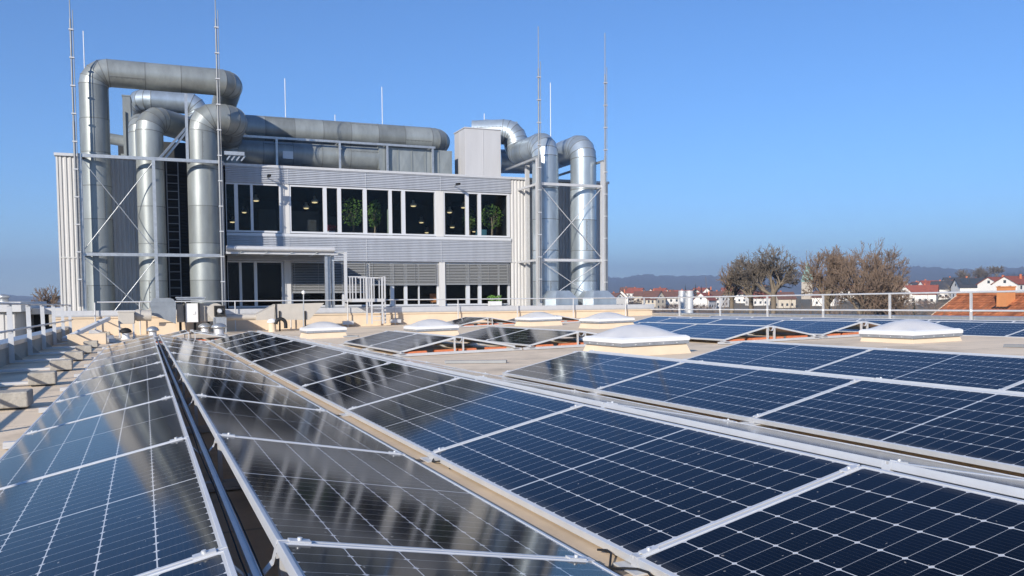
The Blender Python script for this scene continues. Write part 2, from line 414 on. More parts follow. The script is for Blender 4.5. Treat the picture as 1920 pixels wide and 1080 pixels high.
tents = [
 (.193, 2.346 + PITCH_Y * 9, 10, "%s solar panel from the camera in the leftmost row beside the concrete blocks", "%s solar panel from the camera in the row between cable gap and tan strip"),
 (2.396, 2.306 + PITCH_Y * 9, 10, "%s solar panel from the camera in the row right of the tan roof strip", "%s panel from the camera in the away-facing row behind the tan strip row"),
 (4.655, 8.74, 4, "%s solar panel from the camera in the row left of the nearest skylight's corner", "%s away-facing panel from the camera behind the row at the nearest skylight"),
 (7.05, 8.78, 4, "%s solar panel from the camera in the short row right of the nearest skylight", "%s away-facing panel from the camera in the row right of the nearest skylight"),
 (4.82, 17.75, 2, "%s dark panel of the two on the left open-ended tent in mid roof", "%s away-facing panel on the left open-ended tent in mid roof"),
 (7.17, 17.75, 2, "%s dark panel of the two on the right open-ended tent in mid roof", "%s away-facing panel on the right open-ended tent in mid roof"),
 (10.35, 27.9, 1, "%s dark panel of the far tent between two skylights near the cream wall", "%s away-facing panel of the far tent between skylights near the cream wall"),
 (12.75, 27.9, 1, "%s dark panel of the small far tent right of the domed skylights", "%s away-facing panel of the small far tent right of the domed skylights"),
 (10.35, 12.2 + PITCH_Y * 2, 2, "%s blue panel of the tent with bricks left of the right skylight", "%s away-facing panel of the tent with bricks left of right skylight"),
 (12.6, 12.2 + PITCH_Y * 3, 3, "%s blue panel of the tent whose open end meets the right skylight", "%s away-facing panel of the tent whose open end meets the right skylight"),
 (14.85, 10.2 + PITCH_Y * 6, 8, "%s blue panel from the camera in the long row behind the right skylight", "%s away-facing panel from the camera in the long row behind right skylight", -.08),
 (17.1, 10.2 + PITCH_Y * 6, 8, "%s blue panel from the camera in the row along the right roof edge", "%s away-facing panel from the camera in the row along right roof edge", -.15),
 (1.02, 24.7, 1, "%s grey panel of the small tent in front of the ventilation units", "%s away-facing panel of the small tent before the ventilation units"),
]
TNAME = ["leftmost tent", "tent right of tan strip", "tent left of nearest skylight", "tent right of nearest skylight", "left mid-roof tent", "right mid-roof tent", "far tent by cream wall", "small far tent right of skylights",
         "tent left of right skylight", "tent meeting right skylight", "long tent behind right skylight", "tent along right roof edge", "small tent before ventilation units"]
for i, t in enumerate(tents):
    tent(*t)
    xr, yf, n = t[:3]
    for k in range(n + 1):
        if i in (10, 11) and k not in (0,): continue
        place_mount(xr + GAP / 2, yf - PITCH_Y * k - (.0 if k < n else -.0), "mounting frame at the %s seam from the far end, %s" % (ORD[k], TNAME[i]), "mounting frames under the panels", t[5] if len(t) > 5 else 0)
# cable rail in the open ridge of the nearest tent
cr = thing("cable_rail", "slotted steel rail running along the open ridge of the nearest panels", "cable rail", M=RF @ Matrix.Translation((.193 + GAP / 2, 0, ZT - .083)))
a = MB(); a.box(-.011, -.009, -1, 21.4, 0, .02, M=cr.matrix_basis); a.box(.009, .011, -1, 21.4, 0, .02, M=cr.matrix_basis); a.box(-.009, .009, -1, 21.4, .011, .014, M=cr.matrix_basis); a.build("rail", M['alu'], cr)
a = MB()
for s in (-1, 1): a.tube([cr.matrix_basis @ Vector((s * .019 + .003 * math.sin(i * 1.7 + s), -1 + i * .5, .005 + .002 * math.sin(i))) for i in range(45)], .0028, 6)
a.build("cable", M['black'], cr)
tv = MB(); tv.box(.193 + GAP + HW - .05, 2.396 - HW + .06, -1, 21.5, .012, .05)
tag(tv.build("valley_mat", M['tan'], xf=RF), "long tan strip lying in the valley between the two nearest panel tents", "mat")
for (px_, py_, l_) in ((822, 868, "black connector cable looping out of the tan strip beside a panel foot"), (1166, 1068, "black connector cable at the nearest panel corner by the tan strip")):
    p_ = roofpt(px_, py_, .055); q_ = MB(); q_.tube([(p_.x + .03 * math.sin(i * .9), p_.y - .18 + i * .036, .056 + .02 * abs(math.sin(i * .55))) for i in range(11)], .004, 6)
    tag(q_.build("connector_cable", M['black'], xf=RF), l_, "cable", "loose connector cables")
# ballast bricks under the open tent ends
BR = [(4, 0, 'left mid-roof tent'), (5, 0, 'right mid-roof tent'), (6, 0, 'far tent by the cream wall'), (7, 0, 'small far tent'), (8, 0, 'tent left of the right skylight'), (9, 0, 'tent meeting the right skylight'), (12, 0, 'small tent before the ventilation units')]
brick0 = None
for (ti, _, nm) in BR:
    xr, yf, n = tents[ti][:3]; yn = yf - PITCH_Y * n + .14
    spots = [(-.72, 'outer left'), (-.22, 'inner left'), (.17, 'inner right'), (.72, 'outer right')]
    for (dx, w) in spots:
        m = RF @ Matrix.Translation((xr + GAP / 2 + dx, yn + rnd.uniform(-.02, .02), .004)) @ Matrix.Rotation(R(rnd.uniform(-4, 4)), 4, 'Z')
        lab = "orange ballast brick, %s one under the %s" % (w, nm)
        if brick0 is None:
            b = MB(); b.box(-.17, .17, -.1, .1, 0, .075)
            brick0 = b.build("brick", M['brick'], bevel=.006); tag(brick0, lab, "brick", "ballast bricks under the panels"); brick0.matrix_basis = m
        else:
            c = brick0.copy(); col.objects.link(c); c.matrix_basis = m; c["label"] = lab
# loose metal strips lying on the roof
for (pa, pb, lab) in [((835, 682), (950, 681), "loose dark metal profile lying on the tan roof between the rows"), ((600, 634), (672, 632), "thin metal profile lying in front of the second dome skylight"), ((1883, 651), (1925, 652), "thin metal profile lying on the roof at the right picture edge")]:
    a = roofpt(*pa); b = roofpt(*pb); q = MB(); q.beam((a.x, a.y, .025), (b.x, b.y, .025), .07, .04)
    tag(q.build("metal_profile", M['mast'], xf=RF), lab, "metal profile", "loose metal profiles on the roof")

# ---------------- skylights
def skylight(x, y, w, label, z=0):
    t = thing("skylight", label, "skylight", group="domed skylights on the roof", M=RF @ Matrix.Translation((x, y, z)))
    T = t.matrix_basis
    def ring(h, z): return [Vector((c[0] * h, c[1] * h, z)) for c in ((-1, -1), (1, -1), (1, 1), (-1, 1))]
    h = w / 2; a = MB()
    lo, hi = ring(h * 1.02, 0), ring(h * .93, .15)
    a.add([T @ v for v in lo + hi], [(0, 1, 5, 4), (1, 2, 6, 5), (2, 3, 7, 6), (3, 0, 4, 7), (4, 5, 6, 7)]); a.build("curb", M['wall'], t)
    a = MB(); a.box(-h * .985, h * .985, -h * .985, h * .985, .15, .2, M=T); a.build("flashing", M['steel'], t)
    a = MB()
    for (q, z0, z1, q2) in ((1.0, .2, .255, 1.0), (1.0, .255, .28, .93)):
        l, u = ring(h * q, z0), ring(h * q2, z1); a.add([T @ v for v in l + u], [(0, 1, 5, 4), (1, 2, 6, 5), (2, 3, 7, 6), (3, 0, 4, 7), (4, 5, 6, 7), (3, 2, 1, 0)])
    for s in (-.6, -.2, .2, .6):
        for q in (-1, 1):
            a.tube([T @ Vector((s * h, q * h * 1.0, .175)), T @ Vector((s * h, q * h * 1.012, .175))], .008, 8); a.tube([T @ Vector((q * h * 1.0, s * h, .175)), T @ Vector((q * h * 1.012, s * h, .175))], .008, 8)
    a.build("rim", M['white'], t, bevel=.006)
    a = MB(); n = 16; vs = []; fs = []
    for i in range(n + 1):
        for j in range(n + 1):
            u, v = -1 + 2 * i / n, -1 + 2 * j / n
            zz = .278 + .17 * w / 1.2 * ((1 - u * u) * (1 - v * v)) ** .88
            vs.append(T @ Vector((u * h * .92, v * h * .92, zz)))
    for i in range(n):
        for j in range(n): k = i * (n + 1) + j; fs.append((k, k + n + 1, k + n + 2, k + 1))
    a.add(vs, fs, True); a.build("dome", M['dome'], t)
skylight(7.12, 11.5, 1.22, "nearest domed skylight with white rim, left of the long blue rows")
skylight(12.05, 10.6, 1.15, "domed skylight in front of the right railing with rivets along its rim", -.07)
skylight(4.35, 22.6, 1.05, "leftmost domed skylight, behind the black rows and right of the vent pipes")
skylight(6.7, 20.6, 1.12, "domed skylight behind the left open-ended tent")
skylight(11.7, 24.8, 1.15, "small far skylight between two tents by the cream wall")
skylight(12.0, 20.9, 1.15, "far skylight at the left corner of the distant blue panels")

# ---------------- left parapet, its guard rail and ballast
XL = -2.2; PZ = .35
lp = thing("parapet", "grey rendered parapet with metal cap along the left roof edge", "parapet", M=RF @ Matrix.Translation((XL, 10, 0)))
a = MB(); a.box(XL - .3, XL - .012, -6, 31.2, 0, PZ); a.build("wall", M['parapet'], lp, xf=RF)
a = MB(); a.box(XL - .34, XL + .02, -6, 31.2, PZ + .001, PZ + .03); a.box(XL + .0, XL + .02, -6, 31.2, PZ - .05, PZ + .001); a.build("cap", M['steel'], lp, xf=RF)
gr = thing("guard_railing", "silver guard railing with flat upright bars along the left parapet", "railing", M=RF @ Matrix.Translation((XL, 17, 0)))
ypost = [9.2 + 2.62 * k for k in range(9)]
for nm, z in (("top_rail", 1.06), ("mid_rail", .59)):
    a = MB(); a.tube([(XL + .06 + (.02 if nm == "mid_rail" else 0), y, z) for y in (-3, 5, 15, 25, 31)], .021, 10); a.build(nm, M['alu'], gr, xf=RF)
for y in [ypost[0] - 2.62] + ypost:
    a = MB(); a.box(XL + .022, XL + .105, y - .007, y + .007, .02, 1.05); a.box(XL + .03, XL + .10, y - .02, y + .02, 1.02, 1.04); a.box(XL + .03, XL + .1, y - .02, y + .02, .55, .57); a.build("post", M['alu_w'], gr, xf=RF)
wb0 = None
for k, y in enumerate(ypost):
    yb = 9.2 + 2.62 * k
    t = thing("counterweight_arm", "flat metal arm holding the railing, %s from the camera along the left edge" % ORD[k], "railing arm", group="railing arms on the left roof edge", M=RF @ Matrix.Translation((-1.7, yb + .1, 0)))
    a = MB(); a.box(XL + .04, -1.18, yb + .06, yb + .16, .03, .06); a.build("arm", M['alu_w'], t, xf=RF)
    a = MB(); a.prism([(XL + .04, yb + .09, .062), (XL + .22, yb + .09, .062), (XL + .04, yb + .09, .25)], (0, .025, 0)); a.build("gusset", M['parapet'], t, xf=RF)
    lab = "rough concrete block on a railing arm, %s from the camera beside the leftmost panels" % ORD[k]
    m = RF @ Matrix.Translation((-1.17, yb + .1, .005)) @ Matrix.Rotation(R(rnd.uniform(-3, 3)), 4, 'Z')
    if wb0 is None:
        b = MB(); b.box(-.15, .15, -.16, .16, .015, .165)
        wb0 = b.build("concrete_block", M['conc'], bevel=.012); tag(wb0, lab, "concrete block", "concrete blocks along the left edge"); wb0.matrix_basis = m
        pd = MB(); pd.box(-.12, .12, -.14, .14, 0, .015); pdo = pd.build("pad", M['black'], None); pdo.parent = wb0
    else:
        c = wb0.copy(); col.objects.link(c); c.matrix_basis = m; c["label"] = lab
        d = pdo.copy(); col.objects.link(d); d.parent = c

# ---------------- right parapet and railing
XR = 20.0
rp = thing("parapet", "low cream parapet with grey metal coping along the right roof edge", "parapet", M=RF @ Matrix.Translation((XR, 18, 0)))
a = MB(); a.box(XR, XR + .35, -6, 30.9, -.3, .01); a.build("wall", M['wall'], rp, xf=RF)
a = MB(); a.box(XR - .03, XR + .4, -6, 30.9, .011, .10); a.build("coping", M['steel'], rp, xf=RF)
gr2 = thing("guard_railing", "silver tube railing with two rails along the right roof edge", "railing", M=RF @ Matrix.Translation((XR, 18, 0)))
for nm, z in (("top_rail", .74), ("mid_rail", .255)):
    a = MB(); a.tube([(XR - .08, y, z) for y in (-3, 8, 20, 30.9)], 0.026, 10); a.build(nm, M['alu'], gr2, xf=RF)
for k in range(-1, 10):
    y = 30.315 * .95 - 2.64 * k
    if y < 2: continue
    a = MB(); a.box(XR - .108, XR - .055, y - .025, y + .025, 0, .735); a.box(XR - .13, XR - .03, y - .06, y + .06, .0, .02); a.tube([(XR - .12, y - .035, .255), (XR - .03, y + .035, .255)], .034, 8); a.build("post", M['alu_w'], gr2, xf=RF)

# ================================================================== terrace wall
YW, YF = 31.7, 35.0
def zW(y): return at(700, y, YW).z
def zF(y): return at(690, y, YF).z
def XF(px, y=400): return at(px, y, YF).x
XWL, XWR = -3.6, at(1223, 585, YW).x
zcap = zW(576.5); zroofW = -.45
tw = thing("terrace_wall", "low cream wall with pale metal cap in front of the office building", "wall", loc=(8, YW, 0))
a = MB(); a.box(XWL, XWR, YW, YW + .32, zroofW, zcap - .17); a.box(XWL, XWR, YW - .035, YW, zcap - .26, zcap - .2); a.build("wall", M['wall'], tw)
a = MB(); a.box(XWL, XWR + .06, YW - .07, YW + .36, zcap - .169, zcap); a.box(XWL, XWR + .06, YW - .055, YW - .0405, zcap - .2, zcap - .17); a.build("cap", M['alu_w'], tw)
a = MB(); a.box(XWL - .2, XWR, YW + .33, YF + .1, zcap - .5, zcap - .12); tag(a.build("terrace", M['conc']), kind="structure")
tr = thing("guard_railing", "thin silver railing standing before the cream terrace wall", "railing", loc=(8, YW - .2, 0))
zr = at(690, 562.5, YW - .2).z
a = MB(); a.tube([(XWL + 1.3, YW - .2, zr), (8, YW - .2, zr), (at(1240, 560, YW - .2).x, YW - .2, zr)], .022, 10); a.build("top_rail", M['alu'], tr)
for px in (178, 262, 348, 441, 545, 652, 741, 859, 970, 1075, 1173):
    x = at(px, 580, YW - .2).x; a = MB(); a.tube([(x, YW - .2, -.35), (x, YW - .2, zr - .01)], .021, 8); a.box(x - .2, x + .2, YW - .3, YW - .1, -.3 + SX * x + .15, -.3 + SX * x + .28) if px in (178, 652, 741) else None; a.build("post", M['alu_w'], tr)

# ================================================================== office building
zt, zf0 = zF(319), zF(323.5)                       # parapet top, underside of flashing
zwt, zwb = zF(355), zF(440)
zs = zF(446); zb1 = zF(490.5)
zlb = zF(574.5); zbase = zcap - .45
XL0, XC0, XC1, XR1 = at(110, 400, YF - .45).x, XF(424), XF(957), XF(1138)
off = thing("office_building", "long two storey metal clad office building with roof ducts and window bands", "building", loc=(8, YF, 0))
def corr(g, x0, x1, z0, z1, Y, vertical, pitch, d):
    w = (x1 - x0) if vertical else (z1 - z0); n = max(2, round(w / pitch)); p = w / n; prof = []
    for i in range(n):
        b = i * p; prof += [(b, 0), (b + .34 * p, 0), (b + .46 * p, -d), (b + .88 * p, -d)]
    prof.append((w, 0)); vs = []
    for (s, o) in prof:
        if vertical: vs += [(x0 + s, Y + o, z0), (x0 + s, Y + o, z1)]
        else: vs += [(x1, Y + o, z0 + s), (x0, Y + o, z0 + s)]
    g.add(vs, [(2 * i, 2 * i + 2, 2 * i + 3, 2 * i + 1) for i in range(len(prof) - 1)])
# core: walls, floors, roof behind the cladding
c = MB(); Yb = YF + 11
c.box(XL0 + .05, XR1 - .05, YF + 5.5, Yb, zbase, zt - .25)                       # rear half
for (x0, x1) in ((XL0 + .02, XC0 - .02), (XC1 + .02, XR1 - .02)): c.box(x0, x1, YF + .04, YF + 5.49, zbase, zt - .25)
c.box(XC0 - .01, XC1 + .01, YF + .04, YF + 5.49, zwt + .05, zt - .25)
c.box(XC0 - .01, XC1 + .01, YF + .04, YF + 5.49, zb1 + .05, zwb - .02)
c.build("core", M['dark'], off)
g = MB(); YL = YF - .45; corr(g, XL0, XC0 - .1, zbase, zf0, YL, True, .155, .035); g.box(XL0 - .03, XL0 + .03, YL - .04, Yb, zbase, zf0); g.box(XC0 - .13, XC0 - .1, YL - .0, YF + .03, zbase, zf0); g.box(XL0 - .02, XC0 - .1, YL - .046, YL - .036, zF(489) - .02, zF(489) + .02); g.build("ribbed_wall", M['clad_v'], off)
g = MB(); corr(g, XC1, XR1, zbase, zf0, YF, True, .155, .035); g.box(XR1 - .03, XR1 + .03, YF - .04, Yb, zbase, zf0); g.box(XC1, XR1, YF - .046, YF - .036, zF(489) - .02, zF(489) + .02); g.build("ribbed_wall", M['clad_v'], off)
for (z0, z1) in ((zwt + .06, zf0), (zb1, zs - .02)):
    g = MB(); corr(g, XC0, XC1, z0, z1, YF - .02, False, .068, .045)
    for px in (541, 686, 826): x = XF(px); g.box(x - .008, x + .008, YF - .07, YF - .02, z0, z1)
    g.build("ribbed_band", M['clad_h'], off)
g = MB(); g.box(XC0 - .08, XR1 + .08, YF - .1, Yb, zf0, zt); g.box(XL0 - .08, XC0 - .081, YF - .55, Yb, zf0, zt); g.build("roof_edge", M['alu_w'], off)
g = MB(); g.box(XC0, XC1, YF - .09, YF + .02, zs - .015, zwb - .03); g.build("sill", M['frame_w'], off)
g = MB(); g.box(XC0, XC1, YF - .06, YF + .03, zbase, zlb - .02); g.build("plinth", M['clad_h'], off)
def window(px0, px1, panes, z0, z1, Y, bevel=True):
    x0, x1 = XF(px0), XF(px1); f = MB(); t = .1
    xs = [(XF(a), XF(b)) for (a, b) in panes]
    f.box(x0, x1, Y, Y + .12, z0, z0 + .07); f.box(x0, x1, Y, Y + .12, z1 - .06, z1)
    edges = [x0] + [v for p in xs for v in p] + [x1]
    for i in range(0, len(edges), 2):
        if edges[i + 1] - edges[i] > .004: f.box(edges[i], edges[i + 1], Y, Y + .12, z0 + .07, z1 - .06)
    w = f.build("window", M['frame_w'], off)
    for (a, b) in xs:
        p = MB(); p.box(a - .02, b + .02, Y + .07, Y + .078, z0 + .05, z1 - .04); p.build("pane", M['glass'], w)
    return w
up = [((424, 528), [(425, 440), (447, 470), (475, 524)]), ((543, 817), [(546, 606), (613, 633), (640, 681), (688, 729), (735, 753), (760, 815)]), ((832, 956), [(834, 873), (879, 896), (902, 951)])]
for (e, p) in up: window(e[0], e[1], p, zwb, zwt + .05, YF - .01)
for (a, b) in ((528, 543), (817, 832)):
    g = MB(); g.box(XF(a) + .002, XF(b) - .002, YF - .03, YF + .3, zwb - .02, zwt + .055); g.build("pillar", M['clad_v'], off)
lo = [((424, 530), [(425, 446), (451, 474), (480, 526)]), ((543, 689), [(547, 608), (615, 640), (646, 686)]), ((690, 822), [(692, 731), (738, 757), (763, 784), (786, 819)]), ((833, 957), [(836, 874), (881, 897), (903, 935), (937, 953)])]
for (e, p) in lo: window(e[0], e[1], p, zlb, zb1 - .01, YF + .1)
for (a, b) in ((530, 543), (822, 833)):
    g = MB(); g.box(XF(a) + .002, XF(b) - .002, YF - .025, YF + .35, zlb - .02, zb1 - .004); g.build("pillar", M['clad_v'], off)
def blind(px0, px1, ybot, lab=None):
    x0, x1 = XF(px0) + .03, XF(px1) - .03; z0, z1 = zF(ybot), zb1 - .03; g = MB(); n = max(3, round((z1 - z0) / .07))
    for i in range(n):
        z = z0 + .05 + (z1 - z0 - .05) * i / n; g.beam((x0, YF + .035, z), (x1, YF + .035, z), .065, .005, up=(0, -.62, .78))
    g.box(x0, x1, YF + .0, YF + .06, z0 - .02, z0 + .015)
    m = max(2, round((x1 - x0) / 1.0))
    for i in range(m + 1):
        x = x0 + .12 + (x1 - x0 - .24) * i / m; g.box(x - .006, x + .006, YF - .012, YF - .006, z0, z1)
    g.build("blind", M['slat'], off)
blind(543, 689, 548); blind(690, 821, 534); blind(834, 957, 533)
# rooms behind the glass
g = MB(); g.box(XF(546), XF(612), YF + 1.9, YF + 2.0, zwb, zF(391)); g.box(XF(635), XF(732), YF + 2.6, YF + 2.7, zwb, zF(397)); g.box(XF(494), XF(530), YF + 2.2, YF + 2.3, zwb, zF(388)); g.build("partition", M['dark2'], off)
gp = mat("green board", (.35, .42, .33), .7); bpm = mat("blue cabinet", (.05, .16, .22), .6)
g = MB(); g.box(XF(736), XF(745), YF + .9, YF + .95, zwb, zF(387)); g.build("board", gp, off)
g = MB(); g.box(XF(918), XF(936), YF + 1.6, YF + 1.9, zwb, zF(419)); g.build("cabinet", bpm, off)
# pendant lamps seen through the upper windows
def pendant(px, py, Y, sc, lab):
    p = at(px, py, YF + Y); t = thing("pendant_lamp", lab, "lamp", loc=p, group="pendant lamps inside the office")
    a = MB(); a.lathe([(.03, .2), (.05, .2), (.06, .1), (.13 * sc, .02), (.14 * sc, -.05), (.13 * sc, -.05), (.12 * sc, .0)], 16, M=Matrix.Translation(p)); a.build("shade", M['lamp'], t)
    a = MB(); a.lathe([(.02, -.02), (.10 * sc, -.02), (.10 * sc, -.075), (.02, -.09)], 12, M=Matrix.Translation(p)); a.build("bulb", M['glow'], t)
    a = MB(); a.tube([p + Vector((0, 0, .2)), Vector((p.x, p.y, zwt + .04))], .008, 6); a.build("cord", M['black'], t)
for (px, py, Y, s, l) in [(480, 374, 1.2, 1, "pendant lamp in the leftmost upper window"), (574, 388, 1.6, 1, "lower pendant lamp left in the widest upper window"), (590, 377, 1.1, 1.1, "higher pendant lamp in the widest upper window"), (775, 384, 1.2, 1.1, "large pendant lamp in the pane left of the right pillar"), (790, 415, 3.6, 1, "small deep pendant lamp in the pane left of the right pillar"),
                          (843, 396, 1.4, 1, "pendant lamp at the right pillar in the right upper window"), (869, 387, 1.2, 1, "pendant lamp at the first mullion of the right upper window"), (848, 424, 3.8, 1, "low deep pendant lamp in the right upper window"), (436, 414, 3.6, 1, "small deep pendant lamp behind the leftmost upper pane"), (800, 434, 4.6, .9, "lowest tiny pendant lamp left of the right pillar"), (889, 432, 4.4, .9, "tiny pendant lamp behind the middle pane of the right upper window"), (458, 396, 3.9, .9, "dim pendant lamp in the narrow leftmost sash")]: pendant(px, py, Y, s, l)
M['leaf'] = mat("glossy leaf", (.05, .13, .025), .35, var=.5, scale=8, c2=(.16, .28, .05)); M['bark'] = mat("pale bark", (.25, .19, .12), .9)
def ficus(px, pyb, pyt, pw, Y, lab):
    b = at(px, pyb, YF + Y); top = at(px, pyt, YF + Y).z; w = (at(px + pw, pyt, YF + Y).x - at(px - pw, pyt, YF + Y).x) / 2
    t = thing("ficus_tree", lab, "plant", loc=b); q = random.Random(int(px)); h = top - b.z
    a = MB(); a.tube([b, b + Vector((.03, 0, h * .3)), b + Vector((-.02, 0, h * .6))], [.05, .04, .02], 8)
    for i in range(7):
        an = q.uniform(0, 6.28); a.tube([b + Vector((0, 0, h * .25)), b + Vector((math.cos(an) * w * .5, math.sin(an) * w * .4, h * q.uniform(.5, .8)))], [.02, .008], 5)
    a.build("trunk", M['bark'], t)
    l = MB()
    for i in range(520):
        u = Vector((q.gauss(0, 1), q.gauss(0, 1), q.gauss(0, 1))).normalized() * q.uniform(.55, 1.0) ** .5
        p = b + Vector((u.x * w * q.choice([1, .8, 1.05]), u.y * w * .7, h * .62 + u.z * h * .4))
        d = Vector((q.uniform(-1, 1), q.uniform(-1, 1), q.uniform(-.9, .3))).normalized() * .09; e = d.orthogonal().normalized() * .035
        l.add([p, p + d * .5 + e, p + d, p + d * .5 - e], [(0, 1, 2, 3)])
    l.build("foliage", M['leaf'], t)
ficus(662, 442, 370, 21, .7, "leafy ficus behind the glass, left of a mullion in the middle window"); ficus(703, 442, 374, 12, .8, "narrower leafy ficus right of the mullion in the middle window"); ficus(922, 442, 383, 20, .7, "leafy ficus in the rightmost upper window"); ficus(880, 442, 392, 12, 1.6, "dim ficus behind the middle sash of the right upper window")
def flowers(px, pyb, pyt, pw, Y, petal, lab, name="flower_pot", zz=None):
    b = at(px, pyb, YF + Y); h = at(px, pyt, YF + Y).z - b.z; w = at(px + pw, pyb, YF + Y).x - b.x
    t = thing(name, lab, "plant", loc=b); a = MB(); a.box(b.x - w, b.x + w, b.y - .12, b.y + .12, b.z, b.z + h * .45); a.build("box", M['white'], t); l = MB(); q = random.Random(int(px))
    for i in range(160):
        p = b + Vector((q.uniform(-w, w), q.uniform(-.14, .14), h * q.uniform(.45, 1))); d = Vector((q.uniform(-1, 1), q.uniform(-1, 1), q.uniform(0, 1))).normalized() * .09; e = d.orthogonal().normalized() * .03
        l.add([p, p + d * .5 + e, p + d, p + d * .5 - e], [(0, 1, 2, 3)])
    l.build("leaves", petal, t)
flowers(621, 441, 424, 6, .5, mat("red petals", (.22, .02, .04), .6), "small red flowers on the sill of the middle upper window")
flowers(928, 573, 555, 11, -.28, mat("fresh leaf", (.16, .34, .06), .6, var=.4, scale=9), "white planter box with bright green leaves before the lower right window", "planter")
t = thing("orange_chair", "small orange seat behind the lower window left of the right pillar", "chair", loc=at(814, 572, YF + .8)); b = at(814, 572, YF + .8)
a = MB(); a.box(b.x - .14, b.x + .14, b.y - .15, b.y + .15, b.z + .12, b.z + .18); a.box(b.x - .14, b.x + .14, b.y + .12, b.y + .17, b.z + .18, b.z + .5); a.build("seat", M['orange'], t)
for sx_ in (-1, 1):
    for sy_ in (-1, 1): a = MB(); a.box(b.x + sx_ * .12 - .012, b.x + sx_ * .12 + .012, b.y + sy_ * .12 - .012, b.y + sy_ * .12 + .012, b.z - .35, b.z + .12); a.build("leg", M['steel'], t)
# small cameras on brackets on the facade
for (px, py, l) in [(501, 334, "black security camera on the left of the upper band, half in shadow"), (851, 349, "black security camera on the sunlit right of the upper band")]:
    p = at(px, py, YF - .05); t = thing("security_camera", l, "camera", loc=p)
    a = MB(); a.tube([p, p + Vector((.02, -.5, .05))], .018, 8); a.build("arm", M['steel'], t)
    a = MB(); a.beam(p + Vector((.0, -.36, .03)), p + Vector((.04, -.66, .02)), .09, .09); a.build("body", M['black'], t)

# ================================================================== ducts
def seg_ring(p, d, n, R_, k, ref):
    a = (ref - d * ref.dot(d)).normalized(); b = d.cross(a); out = []
    for j in range(k):
        o = (a * math.cos(2 * math.pi * j / k) + b * math.sin(2 * math.pi * j / k)) * R_
        out.append(p + o - d * (o.dot(n) / d.dot(n)))
    return out
def duct(name, label, corners, R_, m, bend=None, parent=None, seglen=1.25, cap=True, group="ventilation ducts", nb=4, seed=1):
    corners = [Vector(c) for c in corners]; bend = bend or R_ * 1.05; pts = [corners[0]]; q = random.Random(seed)
    for i in range(1, len(corners) - 1):
        p = corners[i]; d0 = (p - corners[i - 1]).normalized(); d1 = (corners[i + 1] - p).normalized(); ang = d0.angle(d1)
        L = bend * math.tan(ang / 2); s = p - d0 * L; c = s + (d1 - d0 * d0.dot(d1)).normalized() * bend; ax = d0.cross(d1).normalized()
        for k in range(nb + 1): pts.append(c + Matrix.Rotation(ang * k / nb, 3, ax) @ (s - c))
    pts.append(corners[-1]); full = [pts[0]]
    for i in range(1, len(pts)):
        d = (pts[i] - pts[i - 1]).length; k = max(1, round(d / seglen))
        for j in range(1, k + 1): full.append(pts[i - 1].lerp(pts[i], j / k))
    g = MB(); K = 40; N_ = len(full)
    nor = []
    for i in range(N_):
        if i == 0: nor.append((full[1] - full[0]).normalized())
        elif i == N_ - 1: nor.append((full[-1] - full[-2]).normalized())
        else: nor.append(((full[i + 1] - full[i]).normalized() + (full[i] - full[i - 1]).normalized()).normalized())
    for i in range(N_ - 1):
        d = (full[i + 1] - full[i]).normalized(); ref = d.orthogonal()
        r1 = seg_ring(full[i], d, nor[i], R_, K, ref); r2 = seg_ring(full[i + 1], d, nor[i + 1], R_, K, ref)
        g.add(r1 + r2, [(j, (j + 1) % K, (j + 1) % K + K, j + K) for j in range(K)], True, 0, q.random())
        if i > 0:                                    # lapped seam
            w = .012; rr = R_ + .006
            a1 = [v - nor[i] * w for v in seg_ring(full[i], d, nor[i], rr, K, ref)]; a2 = [v + nor[i] * w for v in seg_ring(full[i], d, nor[i], rr, K, ref)]
            i1 = [v - nor[i] * w for v in seg_ring(full[i], d, nor[i], R_ - .01, K, ref)]; i2 = [v + nor[i] * w for v in seg_ring(full[i], d, nor[i], R_ - .01, K, ref)]
            vs = i1 + a1 + a2 + i2; fs = []
            for s in range(3): fs += [(s * K + j, s * K + (j + 1) % K, (s + 1) * K + (j + 1) % K, (s + 1) * K + j) for j in range(K)]
            g.add(vs, fs, False, 1, .35)
    # lengthwise lap seam on every sheet
    for i in range(N_ - 1):
        d = (full[i + 1] - full[i]); 
        if d.length < .5: continue
        dn = d.normalized(); a_ = q.uniform(0, 6.283); r_ = dn.orthogonal().normalized(); o_ = Matrix.Rotation(a_, 3, dn) @ r_
        g.beam(full[i] + o_ * (R_ + .002), full[i + 1] + o_ * (R_ + .002), .02, .012, up=o_, mi=1)
        for k in range(int(d.length / .16)): pp = full[i] + d * ((k + .5) / int(d.length / .16)) + Matrix.Rotation(.06, 3, dn) @ o_ * (R_ + .003); g.box(pp.x - .011, pp.x + .011, pp.y - .011, pp.y + .011, pp.z - .011, pp.z + .011, mi=1)
    if cap:
        for (p, d, rev) in ((full[0], (full[1] - full[0]).normalized(), True), (full[-1], (full[-1] - full[-2]).normalized(), False)):
            rg = seg_ring(p, d, d, R_, K, d.orthogonal()); g.add(rg, [tuple(reversed(range(K))) if rev else tuple(range(K))])
    o = g.build(name, [m, M['seam']], parent)
    if parent is None: tag(o, label, "duct", group)
    return o
YD = 33.55; zt0 = zcap - .3
def xz(px, py, Y=YD): v = at(px, py, Y); return v.x, v.z
Rd = (at(212, 420, YD).x - at(156, 420, YD).x) / 2
x1 = at(184, 420, YD).x; z1 = at(250, 141, YD).z; x1b = at(457, 185, YD).x - Rd
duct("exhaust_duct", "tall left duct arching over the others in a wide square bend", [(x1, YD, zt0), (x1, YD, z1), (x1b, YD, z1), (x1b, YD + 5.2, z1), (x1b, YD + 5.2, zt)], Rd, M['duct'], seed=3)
R2 = (at(311, 420, YD).x - at(258, 420, YD).x) / 2; x2 = at(285, 420, YD).x; z2 = at(300, 222, YD).z
